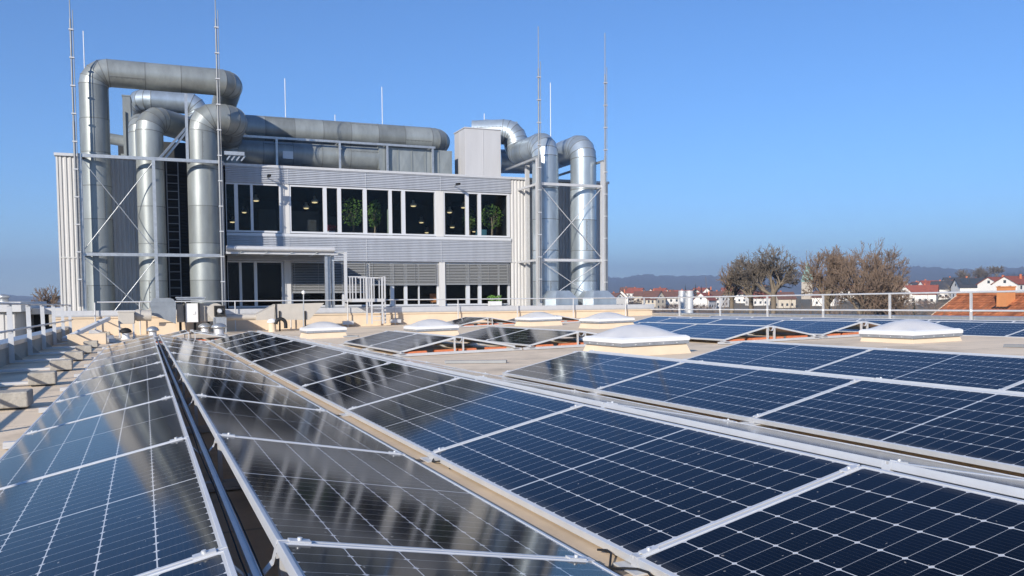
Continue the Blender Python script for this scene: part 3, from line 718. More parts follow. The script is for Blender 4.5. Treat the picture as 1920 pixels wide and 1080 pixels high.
duct("exhaust_duct", "middle upright duct of the left three, with a short bend to the back", [(x2, YD, zt0), (x2, YD, z2), (x2 + 1.9, YD + 2.0, z2 - .1), (x2 + 1.9, YD + 2.0, zt)], R2, M['duct'], bend=R2 * 1.1, seed=5)
R3 = (at(412, 420, YD).x - at(353, 420, YD).x) / 2; x3 = at(383, 420, YD).x; z3 = at(400, 222, YD).z; x3b = at(460, 225, YD).x - R3
duct("exhaust_duct", "right upright duct of the left three, bending right beside the windows", [(x3, YD, zt0), (x3, YD, z3), (x3b + .12, YD, z3), (x3b + .12, YD + 3.4, z3), (x3b + .12, YD + 3.4, zt)], R3, M['duct'], bend=R3 * 1.0, seed=8)
v = at(262, 230, 36.0)
duct("exhaust_duct", "short shaded duct bend half hidden behind the middle upright duct", [(v.x, 36.0, zt), (v.x, 36.0, v.z), (v.x + .3, 38.5, v.z), (v.x + .3, 38.5, zt)], .42, M['duct'], seed=11)
v = at(262, 187, 38.4); w = at(371, 190, 38.4)
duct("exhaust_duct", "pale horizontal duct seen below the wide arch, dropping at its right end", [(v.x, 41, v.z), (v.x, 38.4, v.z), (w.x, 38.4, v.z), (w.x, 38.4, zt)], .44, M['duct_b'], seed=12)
v = at(440, 239, 38.2); w = at(848, 259, 38.2); Ru = .56
duct("roof_duct", "long upper duct running along the office roof above the window bands", [(v.x, 38.2, v.z), (w.x - Ru, 38.2, v.z), (w.x - Ru, 41.5, v.z), (w.x - Ru, 41.5, zt)], Ru, M['duct'], seglen=1.15, seed=15)
v = at(436, 287, 37.0); w = at(706, 297, 37.0); zlow = at(600, 292, 37.0).z
lowd = thing("roof_duct", "lower round duct on the office roof ending in a flat rectangular duct", "duct", loc=(w.x, 37.0, zlow), group="ventilation ducts")
duct("round_section", None, [(v.x, 37.0, zlow), (w.x, 37.0, zlow)], .48, M['duct'], parent=lowd, seed=16)
xr1 = at(848, 300, 36.55).x; g = MB(); zt_, zb_ = at(780, 279, 36.55).z, zt + .04
xs_ = [w.x + .25 + (xr1 - w.x - .25) * i / 5 for i in range(6)]
g.add([(w.x, 36.53, zlow - .48), (w.x, 37.47, zlow - .48), (w.x, 37.47, zlow + .48), (w.x, 36.53, zlow + .48), (xs_[0], 36.55, zb_), (xs_[0], 37.6, zb_), (xs_[0], 37.6, zt_), (xs_[0], 36.55, zt_)], [(0, 4, 5, 1), (1, 5, 6, 2), (2, 6, 7, 3), (3, 7, 4, 0), (0, 1, 2, 3)])
for i in range(5):
    a0, a1 = xs_[i], xs_[i + 1]; y = 36.55
    zc_ = (zt_ + zb_) / 2; xm = (a0 + a1) / 2
    g.box(a0, a1, y + .03, 37.6, zb_, zt_, tone=[.4, .6, .5, .55, .45][i])
    g.add([(a0, y + .03, zb_), (a1, y + .03, zb_), (a1, y + .03, zt_), (a0, y + .03, zt_), (xm, y + .002, zc_)], [(0, 1, 4), (1, 2, 4), (2, 3, 4), (3, 0, 4)], tone=[.4, .6, .5, .55, .45][i])
    g.box(a0 - .02, a0 + .02, y - .005, y + .03, zb_, zt_)
g.build("rectangular_section", M['duct'], lowd)
g = MB(); g.box(at(540, 290, 36.4).x - .2, at(540, 290, 36.4).x + .22, 36.46, 36.56, at(540, 297, 36.4).z, at(540, 283, 36.4).z); g.build("access_hatch", M['alu_w'], lowd)
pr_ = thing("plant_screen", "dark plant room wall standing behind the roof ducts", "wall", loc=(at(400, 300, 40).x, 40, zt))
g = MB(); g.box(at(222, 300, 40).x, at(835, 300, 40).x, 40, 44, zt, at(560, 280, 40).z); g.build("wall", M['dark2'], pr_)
# added dark slatted panel, its colour deepening the upright ducts' shadow on the wall
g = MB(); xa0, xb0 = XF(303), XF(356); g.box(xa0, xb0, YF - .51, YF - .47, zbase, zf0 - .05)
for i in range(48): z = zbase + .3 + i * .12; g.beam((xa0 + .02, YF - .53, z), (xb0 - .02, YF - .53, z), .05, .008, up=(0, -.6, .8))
g.build("shade_louvre", M['dark2'], off)
# support trestle along the roof ducts
tre = thing("duct_trestle", "thin grey steel trestle carrying the long upper roof duct", "steel frame", loc=(8, 36.4, zt))
zt2 = at(640, 266, 36.4).z
a = MB(); a.box(at(455, 257, 36.4).x, at(816, 275, 36.4).x, 36.36, 36.44, zt2 - .05, zt2 + .04); a.build("beam", M['steel'], tre)
for px in (519, 637, 726, 811):
    x = at(px, 290, 36.4).x; a = MB(); a.box(x - .045, x + .045, 36.355, 36.445, zt, zt2 - .05); a.box(x - .04, x + .04, 36.445, 38.2, zt2 - .04, zt2 + .03); a.build("post", M['steel'], tre)
# white plant box on the roof
px0 = at(872, 280, 36.0).x; px1 = at(939, 280, 36.0).x; zb0 = at(900, 242, 36.0).z
pb = thing("plant_box", "plain white metal plant housing on the office roof beside the curved duct", "plant housing", loc=(px0, 36, zt))
g = MB(); g.box(px0, px1, 36.0, 37.5, zt, zb0); g.box(px0 - .03, px1 + .03, 35.97, 37.53, zb0, zb0 + .05)
for x in (px0 + (px1 - px0) * .5,): g.box(x - .012, x + .012, 35.985, 36.0, zt, zb0)
g.box(px0 - .012, px0, 36.7, 36.73, zt, zb0); g.build("casing", M['box_w'], pb, bevel=.01)
v = at(905, 226, 38.0); w = at(948, 244, 38.0)
g = MB(); g.box(v.x, w.x + .5, 37.7, 38.7, w.z - .1, v.z); g.box(v.x + .6, v.x + 1.2, 37.68, 37.7, w.z, w.z + .15); tag(g.build("sheet_duct", M['duct_b']), "small bluish sheet metal duct on top behind the white housing", "duct", "ventilation ducts")
# grey casing behind the left ducts
v = at(229, 180, 37.0); w = at(246, 240, 37.0)
g = MB(); g.box(v.x, w.x, 37.0, 38.2, zt, v.z); g.box(v.x - .02, w.x + .02, 36.98, 38.2, v.z, v.z + .05); g.box(v.x, v.x + .1, 36.9, 37.0, zt, v.z - .6)
tag(g.build("fan_housing", M['duct']), "upright grey sheet metal housing behind the tall left duct", "plant housing")
v = at(216, 260, 37.5); a = MB(); a.tube([(v.x - .3, 37.5, v.z), (v.x + .5, 37.5, v.z - .1), (v.x + .9, 37.5, v.z - .6), (v.x + 1.1, 37.5, zt)], .22, 16); a.box(v.x + .2, v.x + 1.6, 37.2, 38, zt, zt + .5)
tag(a.build("fan_unit", M['duct']), "grey fan unit with a bent outlet low behind the tall left duct", "fan")
# right pair of ducts
YE = 33.6
R4 = (at(1046, 420, YE).x - at(1001, 420, YE).x) / 2; x4 = at(1023, 420, YE).x; z4 = at(1012, 270, YE).z
zup = at(968, 262, 37.2).z
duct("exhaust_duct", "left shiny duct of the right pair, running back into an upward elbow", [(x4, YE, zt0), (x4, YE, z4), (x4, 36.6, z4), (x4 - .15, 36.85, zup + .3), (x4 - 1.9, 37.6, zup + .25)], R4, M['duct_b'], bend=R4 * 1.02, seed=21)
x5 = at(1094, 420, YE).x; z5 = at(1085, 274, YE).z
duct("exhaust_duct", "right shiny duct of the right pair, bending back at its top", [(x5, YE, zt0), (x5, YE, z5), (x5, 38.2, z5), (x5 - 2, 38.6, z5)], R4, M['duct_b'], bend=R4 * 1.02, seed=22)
for (pa, pb_, l) in ((1018, 1073, "octagonal metal hood at the foot of the left shiny duct"), (1088, 1144, "octagonal metal hood at the foot of the right shiny duct")):
    Yh = 32.75; xa, xb = at(pa, 560, Yh).x, at(pb_, 560, Yh).x; z0, z1_, zm_ = zcap - .11, at(pa + 20, 545, Yh).z, at(pa, 560, Yh).z
    t = thing("duct_hood", l, "hood", loc=((xa + xb) / 2, Yh, z0), group="hoods at the duct feet"); g = MB(); c_ = .32
    lo_ = [(xa, Yh - .25), (xa + .35, Yh - .55), (xb, Yh - .55), (xb, Yh + .4), (xa, Yh + .4)]; hi_ = [(xa + .28, Yh - .1), (xa + .5, Yh - .3), (xb - .28, Yh - .3), (xb - .28, Yh + .3), (xa + .28, Yh + .3)]
    vs = [(x, y, z0) for x, y in lo_] + [(x, y, zm_) for x, y in lo_] + [(x, y, z1_) for x, y in hi_]; fs = []
    for k in range(2): fs += [(k * 5 + j, k * 5 + (j + 1) % 5, (k + 1) * 5 + (j + 1) % 5, (k + 1) * 5 + j) for j in range(5)]
    g.add(vs, fs + [tuple(range(10, 15)), (4, 3, 2, 1, 0)]); g.build("shell", M['duct_b'], t)
    g = MB(); g.box(xa + .35, xb + .01, Yh - .565, Yh - .55, zm_ - .012, zm_ + .012); g.build("seam", M['steel'], t)
# ---------------- steel frames round the ducts
def frame(name, label, posts, zlow_, zbeams, Y, braces, back=YF - .05, mt='steel', w=.11):
    t = thing(name, label, "steel frame", loc=(posts[0], Y, zlow_))
    for x in posts: a = MB(); a.box(x - w / 2, x + w / 2, Y - w / 2, Y + w / 2, zlow_, zbeams[-1] + .06); a.build("post", M[mt], t)
    for z in zbeams:
        a = MB()
        for x0, x1 in zip(posts[:-1], posts[1:]): a.box(x0 + w / 2, x1 - w / 2, Y - .045, Y + .045, z - .055, z + .055)
        a.build("beam", M[mt], t)
        for x in posts: a = MB(); a.box(x - .04, x + .04, Y + w / 2, back, z - .045, z + .045); a.build("tie", M[mt], t)
    for (p0, p1) in braces: a = MB(); a.tube([p0, p1], .016, 8); a.build("brace", M[mt], t)
    return t
YS = 32.75
pl = [at(154, 420, YS).x, at(291, 420, YS).x, at(416, 420, YS).x]; zb_hi, zb_lo = at(290, 298, YS).z, at(290, 478, YS).z; z0_ = zcap - .12
fy = YS - .03
fr1 = frame("steel_scaffold", "grey steel frame with crossed rods around the three left ducts", pl, z0_, [zb_lo, zb_hi], YS,
      [((pl[0], fy, zb_hi - .05), (pl[1], fy, zb_lo + .1)), ((pl[0], fy + .05, zb_lo + .1), (pl[1], fy + .05, zb_hi - .1)), ((pl[0], fy, zb_lo - .1), (pl[1], fy, zb_lo - 2.4)), ((pl[0] + .6, fy + .05, zb_lo - 2.4), (pl[1], fy + .05, zb_lo - .1))])
a = MB(); xm = at(350, 240, YS + .5).x; a.box(xm - .05, xm + .05, YS + .45, YS + .55, zb_hi, at(350, 176, YS + .5).z); a.build("upper_post", M['steel'], fr1)
for o_ in (0, .16): a = MB(); a.beam((at(299, 296, YS).x + o_, YS + .1 + o_, zb_hi + .05), (xm - .04, YS + .48, at(350, 236, YS).z - o_), .07, .07); a.build("strut", M['steel'], fr1)
ld = thing("wall_ladder", "dark ladder on the wall between the middle and right upright ducts", "ladder", loc=(at(328, 500, 34.3).x, 34.3, z0_))
for s in (-.2, .2): a = MB(); x = at(328, 500, 34.3).x + s; a.box(x - .02, x + .02, 34.28, 34.34, z0_, zf0); a.build("rail", M['mast'], ld)
for i in range(17): a = MB(); x = at(328, 500, 34.3).x; a.box(x - .18, x + .18, 34.295, 34.325, z0_ + .3 + i * .3, z0_ + .325 + i * .3); a.build("rung", M['mast'], ld)
bx = thing("rooftop_beam", "short silver roof beam with hanging brackets beside the right upright duct", "steel frame", loc=at(424, 288, YS))
p = at(420, 287, YS); q_ = at(458, 289, YS); a = MB(); a.beam(p, q_, .16, .13); a.build("beam", M['steel'], bx)
for i in range(4): a = MB(); c_ = p.lerp(q_, .2 + i * .24); a.beam(c_ + Vector((.08, 0, -.06)), c_ + Vector((-.06, 0, -.25)), .05, .05); a.build("bracket", M['steel'], bx)
pr = [at(989, 420, YS + 1.9).x, at(1010, 420, YS).x, at(1131, 420, YS).x]; zr_hi, zr_lo, zr_top = at(1070, 347, YS).z, at(1070, 488, YS).z, at(1009, 297, YS).z
fr2 = frame("steel_scaffold", "silver steel frame with crossed rods around the right pair of ducts", pr[1:], z0_, [zr_lo, zr_hi], YS,
      [((pr[1], fy, zr_hi), (pr[2], fy, zr_lo)), ((pr[1], fy + .05, zr_lo), (pr[2], fy + .05, zr_hi)), ((pr[1], fy, zr_lo), (pr[2], fy, zr_lo - 1.9)), ((pr[1], fy + .05, zr_lo - 1.9), (pr[2], fy + .05, zr_lo))], mt='alu_w', w=.2)
for x in pr[1:]:
    a = MB(); a.box(x - .09, x + .09, YS - .09, YS + .09, zr_hi + .06, zr_top); a.build("post", M['alu_w'], fr2)
    a = MB(); a.box(x - .045, x + .045, YS - .1, 38.6, zr_top, zr_top + .09); a.build("upper_beam", M['steel'], fr2)
a = MB(); a.box(pr[0] - .08, pr[0] + .08, YS + 1.82, YS + 1.98, z0_, zr_top); a.build("post", M['alu_w'], fr2)
# ---------------- lightning masts and rods
def mast(px, pyb, pyt, Y, label, r=.042):
    b = at(px, pyb, Y); zt_m = at(px, pyt, Y).z; t = thing("lightning_mast", label, "lightning mast", loc=b, group="tall lightning masts")
    a = MB(); h = zt_m - b.z; a.tube([b, b + Vector((0, 0, h * .55))], r, 10); a.tube([b + Vector((0, 0, h * .55)), b + Vector((0, 0, h * .85))], r * .75, 10); a.tube([b + Vector((0, 0, h * .85)), b + Vector((0, 0, h))], r * .4, 8); a.build("pole", M['mast'], t)
    a = MB(); o_ = Vector((r + .035, -.02, 0)); a.tube([b + o_ + Vector((0, 0, h * i / 8)) for i in range(8)], .014, 6); a.build("conductor", M['mast'], t)
    k = int(h / 1.0)
    for i in range(1, k): a = MB(); z = b.z + h * .9 * i / k; a.box(b.x - r - .015, b.x + r + .05, b.y - r - .015, b.y + r + .015, z - .02, z + .02); a.build("clip", M['alu_w'], t)
mast(150, 575, -60, YS - .15, "tall lightning mast left of the leftmost duct, leaving the picture top"); mast(418, 575, -60, YS - .15, "tall lightning mast in front of the duct arch's right end"); mast(1012, 565, 50, YS - .2, "lightning mast in front of the left shiny duct"); mast(1135, 570, 62, YS - .1, "lightning mast right of the shiny duct pair")
for (px, pa, pb_, Y, l) in [(156, 58, 145, 40, "thin white lightning rod beside the tall left mast"), (534, 147, 222, 41, "thin white lightning rod above the left of the long roof duct"), (628, 215, 232, 41, "tiny lightning rod tip above the middle of the long roof duct"), (716, 163, 240, 41, "thin white lightning rod above the middle of the long roof duct"), (908, 213, 228, 38.2, "tiny lightning rod tip above the white housing"), (1032, 155, 262, 37, "thin white lightning rod just right of the third mast")]:
    v = at(px, pa, Y); a = MB(); zb_r = at(px, pb_, Y).z - .6; a.tube([(v.x, Y, min(zb_r, zt + .1) if Y > 38.5 else zb_r), (v.x, Y, zb_r + (v.z - zb_r) * .25)], .022, 8); a.tube([(v.x, Y, zb_r + (v.z - zb_r) * .25), (v.x, Y, v.z)], .018, 8)
    tag(a.build("lightning_rod", M['white']), l, "lightning rod", "thin lightning rods")
# ---------------- canopy over the terrace door
YC = 33.2
cn = thing("canopy", "flat steel canopy with a round front pipe over the terrace doors", "canopy", loc=(at(520, 470, YC).x, YC, zcap))
xa, xb = at(424, 470, YC).x, at(626, 470, YC).x; zc_t, zc_m, zc_b = at(520, 464.5, YC).z, at(520, 471, YC).z, at(520, 477, YC).z
a = MB(); a.tube([(xa, YC - .1, zc_t - .05), (xb, YC - .1, zc_t - .05)], .1, 16); a.build("pipe", M['alu_w'], cn)
a = MB(); a.box(xa, xb + .5, YC - .05, YC + .05, zc_b, zc_m); a.build("front_beam", M['alu_w'], cn)
a = MB(); a.box(xa, xb, YC + .051, YF - .06, zc_b + .03, zc_b + .09); a.build("roof_sheet", M['steel'], cn)
for i in range(4): a = MB(); x = xa + (xb - xa) * (i + .6) / 4.3; a.beam((x, YC - .12, zc_t - .16), (x - .25, YC + .1, zc_b - .06), .03, .03); a.build("bracket", M['steel'], cn)
for k, px in enumerate((612, 618, 626)): a = MB(); x = at(px, 520, YC + .1).x; a.box(x - .06, x + .05, YC + .06 + .1 * k, YC + .17 + .1 * k, zcap - .12, zc_b); a.build("post", M['steel'], cn)
x = at(648, 520, YC - .4).x
bp_ = thing("standpipe", "slim pale post with short arms standing right of the canopy", "post", loc=(x, YC - .4, zcap - .1))
a = MB(); a.box(x - .055, x + .055, YC - .455, YC - .345, zcap - .12, at(648, 472, YC - .4).z); a.build("post", M['alu_w'], bp_)
a = MB(); a.beam((x, YC - .4, at(648, 473, YC).z), (xb + .1, YC - .1, at(640, 475, YC).z), .05, .05); a.beam((x, YC - .4, at(648, 488, YC).z), (x - .5, YC - .3, at(640, 489, YC).z), .05, .04); a.build("arm", M['steel'], bp_)
# ---------------- access steps with cage over the wall
YA = 31.0
def xa_(px, y=560, Y=YA): return at(px, y, Y).x
def za_(y, px=690, Y=YA): return at(px, y, Y).z
st = thing("access_platform", "small metal step platform with barred guards crossing the cream wall", "steps", loc=(xa_(690), YA, 0))
zp1, zp0, ztop, zgr = za_(560), za_(566), za_(520), za_(607)
a = MB(); a.box(xa_(660), xa_(722), YA - .05, YW + 1.0, zp0, zp1); a.build("platform", M['alu_w'], st)
for (px, Y) in ((688, YA), (697, YA - .25), (717, YA - .25), (722, YA)): a = MB(); x = xa_(px, 580, Y); a.box(x - .03, x + .03, Y - .02, Y + .02, zgr, ztop if px != 688 else ztop + .02); a.build("post", M['alu_w'], st)
for i in range(5): a = MB(); z = zgr + .12 + (zp0 - zgr - .1) * i / 5; a.box(xa_(698), xa_(716), YA - .28, YA - .2, z, z + .025); a.build("tread", M['alu_w'], st)
for (pxs, Y) in (((656, 661, 667, 676, 682, 686), YA + .1), ((692, 701, 711), YW + .8)):
    for px in pxs: a = MB(); x = at(px, 540, Y).x; a.box(x - .018, x + .018, Y - .015, Y + .015, zp1, ztop); a.build("bar", M['alu_w'], st)
a = MB(); a.box(xa_(655), xa_(687), YA + .08, YA + .12, ztop, ztop + .04); a.box(xa_(687), xa_(722), YW + .78, YW + .82, ztop, ztop + .04); a.box(xa_(721), xa_(723), YA, YW + .8, ztop, ztop + .04); a.build("handrail", M['alu_w'], st)

# ================================================================== ventilation clutter before the terrace wall
def zr_(x, y): q = RFI @ Vector((x, y, 0)); return SX * q.x + SY * q.y + .0
def vent(px, pyb, w, h, label, dark=False):
    p = roofpt(px, pyb); t = thing("vent_pipe", label, "roof vent", group="mushroom vents on the roof", M=RF @ Matrix.Translation((p.x, p.y, 0))); T = t.matrix_basis; r_ = w / 2
    a = MB(); a.lathe([(r_ * .8, 0), (r_ * .62, .05), (r_ * .6, h * .62)], 20, M=T); a.build("pipe", M['alu_w'] if not dark else M['white'], t)
    a = MB(); a.lathe([(r_ * .66, h * .56), (r_, h * .6), (r_ * 1.02, h * .68), (r_ * .8, h * .85), (r_ * .42, h * .97), (r_ * .05, h)], 24, M=T); a.build("cap", M['steel'] if not dark else M['black'], t)
vent(236, 636, .34, .34, "mushroom vent with a dark cap, leftmost before the cream wall", True)
vent(287, 634, .36, .36, "pale mushroom vent at the far end of the leftmost panel ridge")
vent(385, 626, .44, .36, "left one of two squat grey vents below the round fan")
vent(411, 628, .46, .38, "right one of two squat grey vents below the round fan")
vent(364, 622, .40, .34, "dark shaded vent below the white box unit")
YV = 29.6
def pv_(px, py, Y=YV): return at(px, py, Y)
def gnd(px, Y): x = at(px, 610, Y).x; return Vector((x, Y, zr_(x, Y)))
# hood duct of bare sheet metal on a cream curb
b = gnd(305, YV); t = thing("intake_hood", "bluish sheet metal hood with a curved top on a cream curb", "hood", loc=b)
pts = [(281, 568), (288, 559), (318, 558.5), (325, 561), (330, 568), (330, 607), (284, 590)]
a = MB(); a.prism([pv_(*p) for p in pts], (0, 1.1, 0)); 
for y in (567, 575): l_, r_ = pv_(283, y), pv_(330, y); a.box(l_.x, r_.x, YV - .008, YV, l_.z - .008, l_.z + .008)
a.build("shell", M['hood'], t)
l_, r_ = pv_(298, 606), pv_(330, 606); a = MB(); a.box(l_.x, r_.x - .01, YV + .05, YV + 1.0, zr_(l_.x, YV) - .03, l_.z); a.build("curb", M['wall'], t)
# white box unit with a lid
b = gnd(358, YV + .3); t = thing("ventilation_unit", "boxy white ventilation unit with an overhanging lid and grey rear half", "ventilation unit", loc=b)
l_, r_ = pv_(345, 569, YV + .3), pv_(372, 604, YV + .3); a = MB(); a.box(l_.x, r_.x, YV + .3, YV + 1.0, r_.z, l_.z); a.box(l_.x + .25, l_.x + .35, YV + .28, YV + .3, (l_.z + r_.z) / 2 - .05, (l_.z + r_.z) / 2 + .05); a.build("door", M['white'], t, bevel=.01)
l2, r2 = pv_(331, 569, YV + .9), pv_(399, 602, YV + .9); a = MB(); a.box(l2.x, l_.x - .01, YV + .5, YV + 1.3, r_.z, l_.z - .02); a.box(l_.x - .01, r_.x + .01, YV + 1.001, YV + 1.29, r_.z + .01, l_.z - .03); a.box(r_.x + .01, r2.x, YV + .5, YV + 1.3, r2.z, l2.z); a.build("casing", M['beige'], t, bevel=.01)
l3, r3 = pv_(331, 558, YV + .2), pv_(384, 565, YV + .2); a = MB(); a.box(l3.x, r3.x, YV + .15, YV + 1.2, r3.z + .05, l3.z - .02); a.box(l3.x - .03, r3.x + .03, YV + .1, YV + 1.25, l3.z - .02, l3.z + .02); a.build("lid", M['steel'], t)
for x in (l2.x + .1, r_.x - .1, r2.x - .15): a = MB(); a.box(x - .04, x + .04, YV + .6, YV + .7, zr_(x, YV) - .02, r_.z); a.build("leg", M['black'], t)
for x in (l_.x + .02, r_.x + .03): a = MB(); a.box(x - .02, x + .02, YV + .26, YV + .3, r_.z - .02, l_.z + .02); a.build("edge_strip", M['black'], t)
# round fan
b = gnd(408, YV - .2); c_ = pv_(405, 584, YV - .2); t = thing("radial_fan", "round beige radial fan with a square dark opening and motor", "fan", loc=b)
rad = abs(pv_(421, 584, YV - .2).x - c_.x); a = MB(); a.tube([c_ + Vector((0, .02, 0)), c_ + Vector((0, .4, 0))], rad, 32); a.build("scroll", M['beige'], t, bevel=.01)
o_ = pv_(412, 583, YV - .2); a = MB(); hw = rad * .66
a.box(o_.x - hw, o_.x + hw, YV - .24, YV - .185, o_.z + hw - .06, o_.z + hw); a.box(o_.x - hw, o_.x + hw, YV - .24, YV - .185, o_.z - hw, o_.z - hw + .04)
a.box(o_.x - hw, o_.x - hw + .05, YV - .24, YV - .185, o_.z - hw + .04, o_.z + hw - .06); a.box(o_.x + hw - .05, o_.x + hw, YV - .24, YV - .185, o_.z - hw + .04, o_.z + hw - .06); a.build("opening", M['black'], t)
a = MB(); a.box(o_.x - hw + .05, o_.x + hw - .05, YV - .2, YV - .186, o_.z - hw + .04, o_.z + hw - .06); a.build("recess", M['dark2'], t)
a = MB(); a.tube([Vector((o_.x, YV - .3, o_.z)), Vector((o_.x, YV - .19, o_.z))], [hw * .35, hw * .5], 16); a.build("motor", M['alu'], t)
a = MB(); a.box(o_.x - hw, o_.x + hw * .9, YV - .2, YV + .2, o_.z - hw * 2.6, o_.z - hw - .02); a.build("housing", M['steel'], t, bevel=.01)
for s in (-1, 1): a = MB(); a.box(o_.x + s * hw - .03, o_.x + s * hw + .03, YV - .2, YV - .14, b.z - .02, o_.z - hw * 1.2); a.build("leg", M['steel'], t)
# beige duct with widening outlet
Yq = 29.6; b = gnd(520, Yq); t = thing("outlet_duct", "beige duct widening from a round pipe to a slanted box outlet", "duct", loc=b)
p0, p1 = pv_(424, 595, Yq + .4), pv_(482, 594.5, Yq + .4); rr = (pv_(460, 589, Yq).z - pv_(460, 600.5, Yq).z) / 2
a = MB(); a.tube([p0, p1], rr, 20); a.build("pipe", M['beige'], t)
a = MB(); A_ = [pv_(481, 589.5, Yq), pv_(516, 571, Yq), pv_(514, 599, Yq), pv_(481, 600.5, Yq)]; a.prism(A_, (0, .8, 0)); a.build("reducer", M['beige'], t)
a = MB(); a.prism([pv_(516.6, 570.5, Yq), pv_(608, 568, Yq), pv_(580, 599.5, Yq), pv_(514.6, 599.5, Yq)], (0, .8, 0)); a.build("outlet", M['beige'], t)
for px in (524, 572): a = MB(); x = pv_(px, 590, Yq).x; a.box(x - .025, x + .025, Yq - .05, Yq - .005, zr_(x, Yq) - .02, pv_(px, 583, Yq).z); a.build("leg", M['black'], t)
a = MB(); x = pv_(517, 570, Yq).x; a.box(x - .02, x + .02, Yq - .03, Yq - .003, pv_(517, 599, Yq).z, pv_(517, 569, Yq).z); a.build("flange", M['black'], t)
# sampling pole with a round white tip
b = gnd(569, 28.6); tp = pv_(569, 549, 28.6); t = thing("rod_with_tip", "thin pole with a white round tip behind the beige outlet", "pole", loc=b)
a = MB(); a.tube([b, tp], .018, 8); a.build("pole", M['steel'], t); a = MB(); a.lathe([(.01, -.06), (.06, -.02), (.06, .04), (.01, .08)], 14, M=Matrix.Translation(tp)); a.build("tip", M['white'], t)
# gooseneck pipe with a cap
q = roofpt(511, 622); t = thing("gooseneck_pipe", "black gooseneck pipe beside a cream capped vent", "pipe", M=RF @ Matrix.Translation((q.x, q.y, 0))); T = t.matrix_basis
a = MB(); a.lathe([(.13, 0), (.12, .3)], 16, M=T); a.build("base", M['wall'], t); a = MB(); a.lathe([(.15, .3), (.17, .34), (.1, .42), (.02, .44)], 16, M=T); a.build("cap", M['white'], t)
a = MB(); a.tube([T @ Vector((.1 + .16 * (1 - math.cos(u)), -.12, .25 + .17 * math.sin(u))) for u in [math.pi * i / 10 for i in range(11)]] + [T @ Vector((.42, -.12, .1))], .06, 12); a.build("gooseneck", M['black'], t)
# grey box on legs at the left with its pipe
Yl = 29.0; b = gnd(236, Yl); t = thing("ventilation_unit", "square grey cabinet on a framed stand left of the sheet metal hood", "ventilation unit", loc=b)
l_, r_ = pv_(221, 584, Yl), pv_(252, 607, Yl); a = MB(); a.box(l_.x, r_.x, Yl, Yl + .6, r_.z, l_.z); a.box(l_.x - .02, r_.x + .02, Yl - .012, Yl + .02, l_.z - .04, l_.z + .01); a.build("cabinet", M['beige'], t, bevel=.008)
for x in (l_.x + .03, r_.x - .03): a = MB(); a.box(x - .025, x + .025, Yl + .02, Yl + .07, b.z - .02, r_.z); a.build("leg", M['alu_w'], t)
p0, p1 = pv_(253, 591, Yl + .4), pv_(284, 592, Yl + .4); a = MB(); a.tube([p0, p1], .17, 18); a.tube([p0 + Vector((.05, 0, 0)), p0 + Vector((.16, 0, 0))], .19, 18); a.build("pipe", M['beige'], t)
a = MB(); a.prism([pv_(264, 588, Yl + .7), pv_(283, 576, Yl + .7), pv_(283, 598, Yl + .7), pv_(264, 598, Yl + .7)], (0, .5, 0)); a.build("reducer", M['beige'], t)
# tilted and lying beams by the left corner
p0, p1 = at(121, 636, 25.2), at(203, 597, 28.8); a = MB(); a.beam(p0, p1, .14, .1); tag(a.build("leaning_beam", M['white'], bevel=.005), "white metal beam leaning up against the cream wall at the left corner", "beam")
for (pa, pb_, l, w) in [((140, 639), (212, 635), "pale metal beam lying on the roof below the leaning beam", .12), ((108, 641), (122, 640), "short pale metal plate on the roof by the left parapet corner", .25), ((196, 634), (211, 643), "pale plate lying crosswise at the end of the lying beam", .14)]:
    a_, b_ = roofpt(*pa), roofpt(*pb_); g = MB(); g.beam((a_.x, a_.y, .06), (b_.x, b_.y, .06), w, .1); tag(g.build("lying_beam", M['alu_w'], xf=RF), l, "beam", "loose beams in the left corner")
p0 = roofpt(127, 648); g = MB(); g.box(p0.x, p0.x + .9, p0.y, p0.y + .5, 0, .28); tag(g.build("roof_curb", M['wall'], xf=RF, bevel=.01), "low cream roof curb in the left corner behind the concrete blocks", "curb")
# short rail ends poking out beside the leftmost panels
for k in range(9):
    pass
# ================================================================== left neighbour building, flues at the right
xw = at(30, 600, 44).x; zt_w = at(10, 566, 44).z
nb = thing("white_shed", "flat white clad neighbour building beyond the left railing", "building", loc=(xw - 4, 46, -13))
g = MB(); corr(g, xw - 9, xw, -13, zt_w - .45, 44, True, .42, .05); g.box(xw - 9, xw - .02, 44.05, 52, -13, zt_w - .45); g.build("wall", M['clad_v'], nb)
g = MB(); g.box(xw - 9.2, xw + .25, 43.75, 52.3, zt_w - .45, zt_w); g.build("roof", M['alu_w'], nb)
v = at(6, 563, 44.5); g = MB(); g.lathe([(.22, -.05), (.2, .12), (.3, .14), (.28, .24), (.05, .3)], 20, M=Matrix.Translation((v.x, 44.6, zt_w + .05))); g.build("vent", M['steel'], nb)
xh0, xh1 = at(31, 600, 47).x, at(112, 600, 47).x
nb2 = thing("dark_annex", "dark open shed between the white neighbour building and the offices", "building", loc=(xh0, 48, -13))
g = MB(); g.box(xh0 - 1, xh1, 49.5, 55, -13, at(60, 578, 47).z - .35); g.build("wall", M['dark2'], nb2)
g = MB(); g.box(xh0 - 1.2, xh1 + .3, 47, 55.3, at(60, 578, 47).z - .3, at(60, 578, 47).z); g.build("roof", M['alu_w'], nb2)
for k, (px, pyt, r_, l) in enumerate([(1279, 545, .22, "left thick steel flue behind the right railing"), (1286.5, 549, .1, "thin middle steel flue between two thicker flues"), (1293, 545, .22, "right thick steel flue behind the right railing")]):
    v = atD(px, pyt, 52); a = MB(); a.tube([(v.x, v.y, -13), (v.x, v.y, v.z)], r_, 20); a.tube([(v.x, v.y, v.z - .35), (v.x, v.y, v.z - .3)], r_ + .03, 20); tag(a.build("steel_flue", M['alu']), l, "flue", "steel flues beyond the railing")

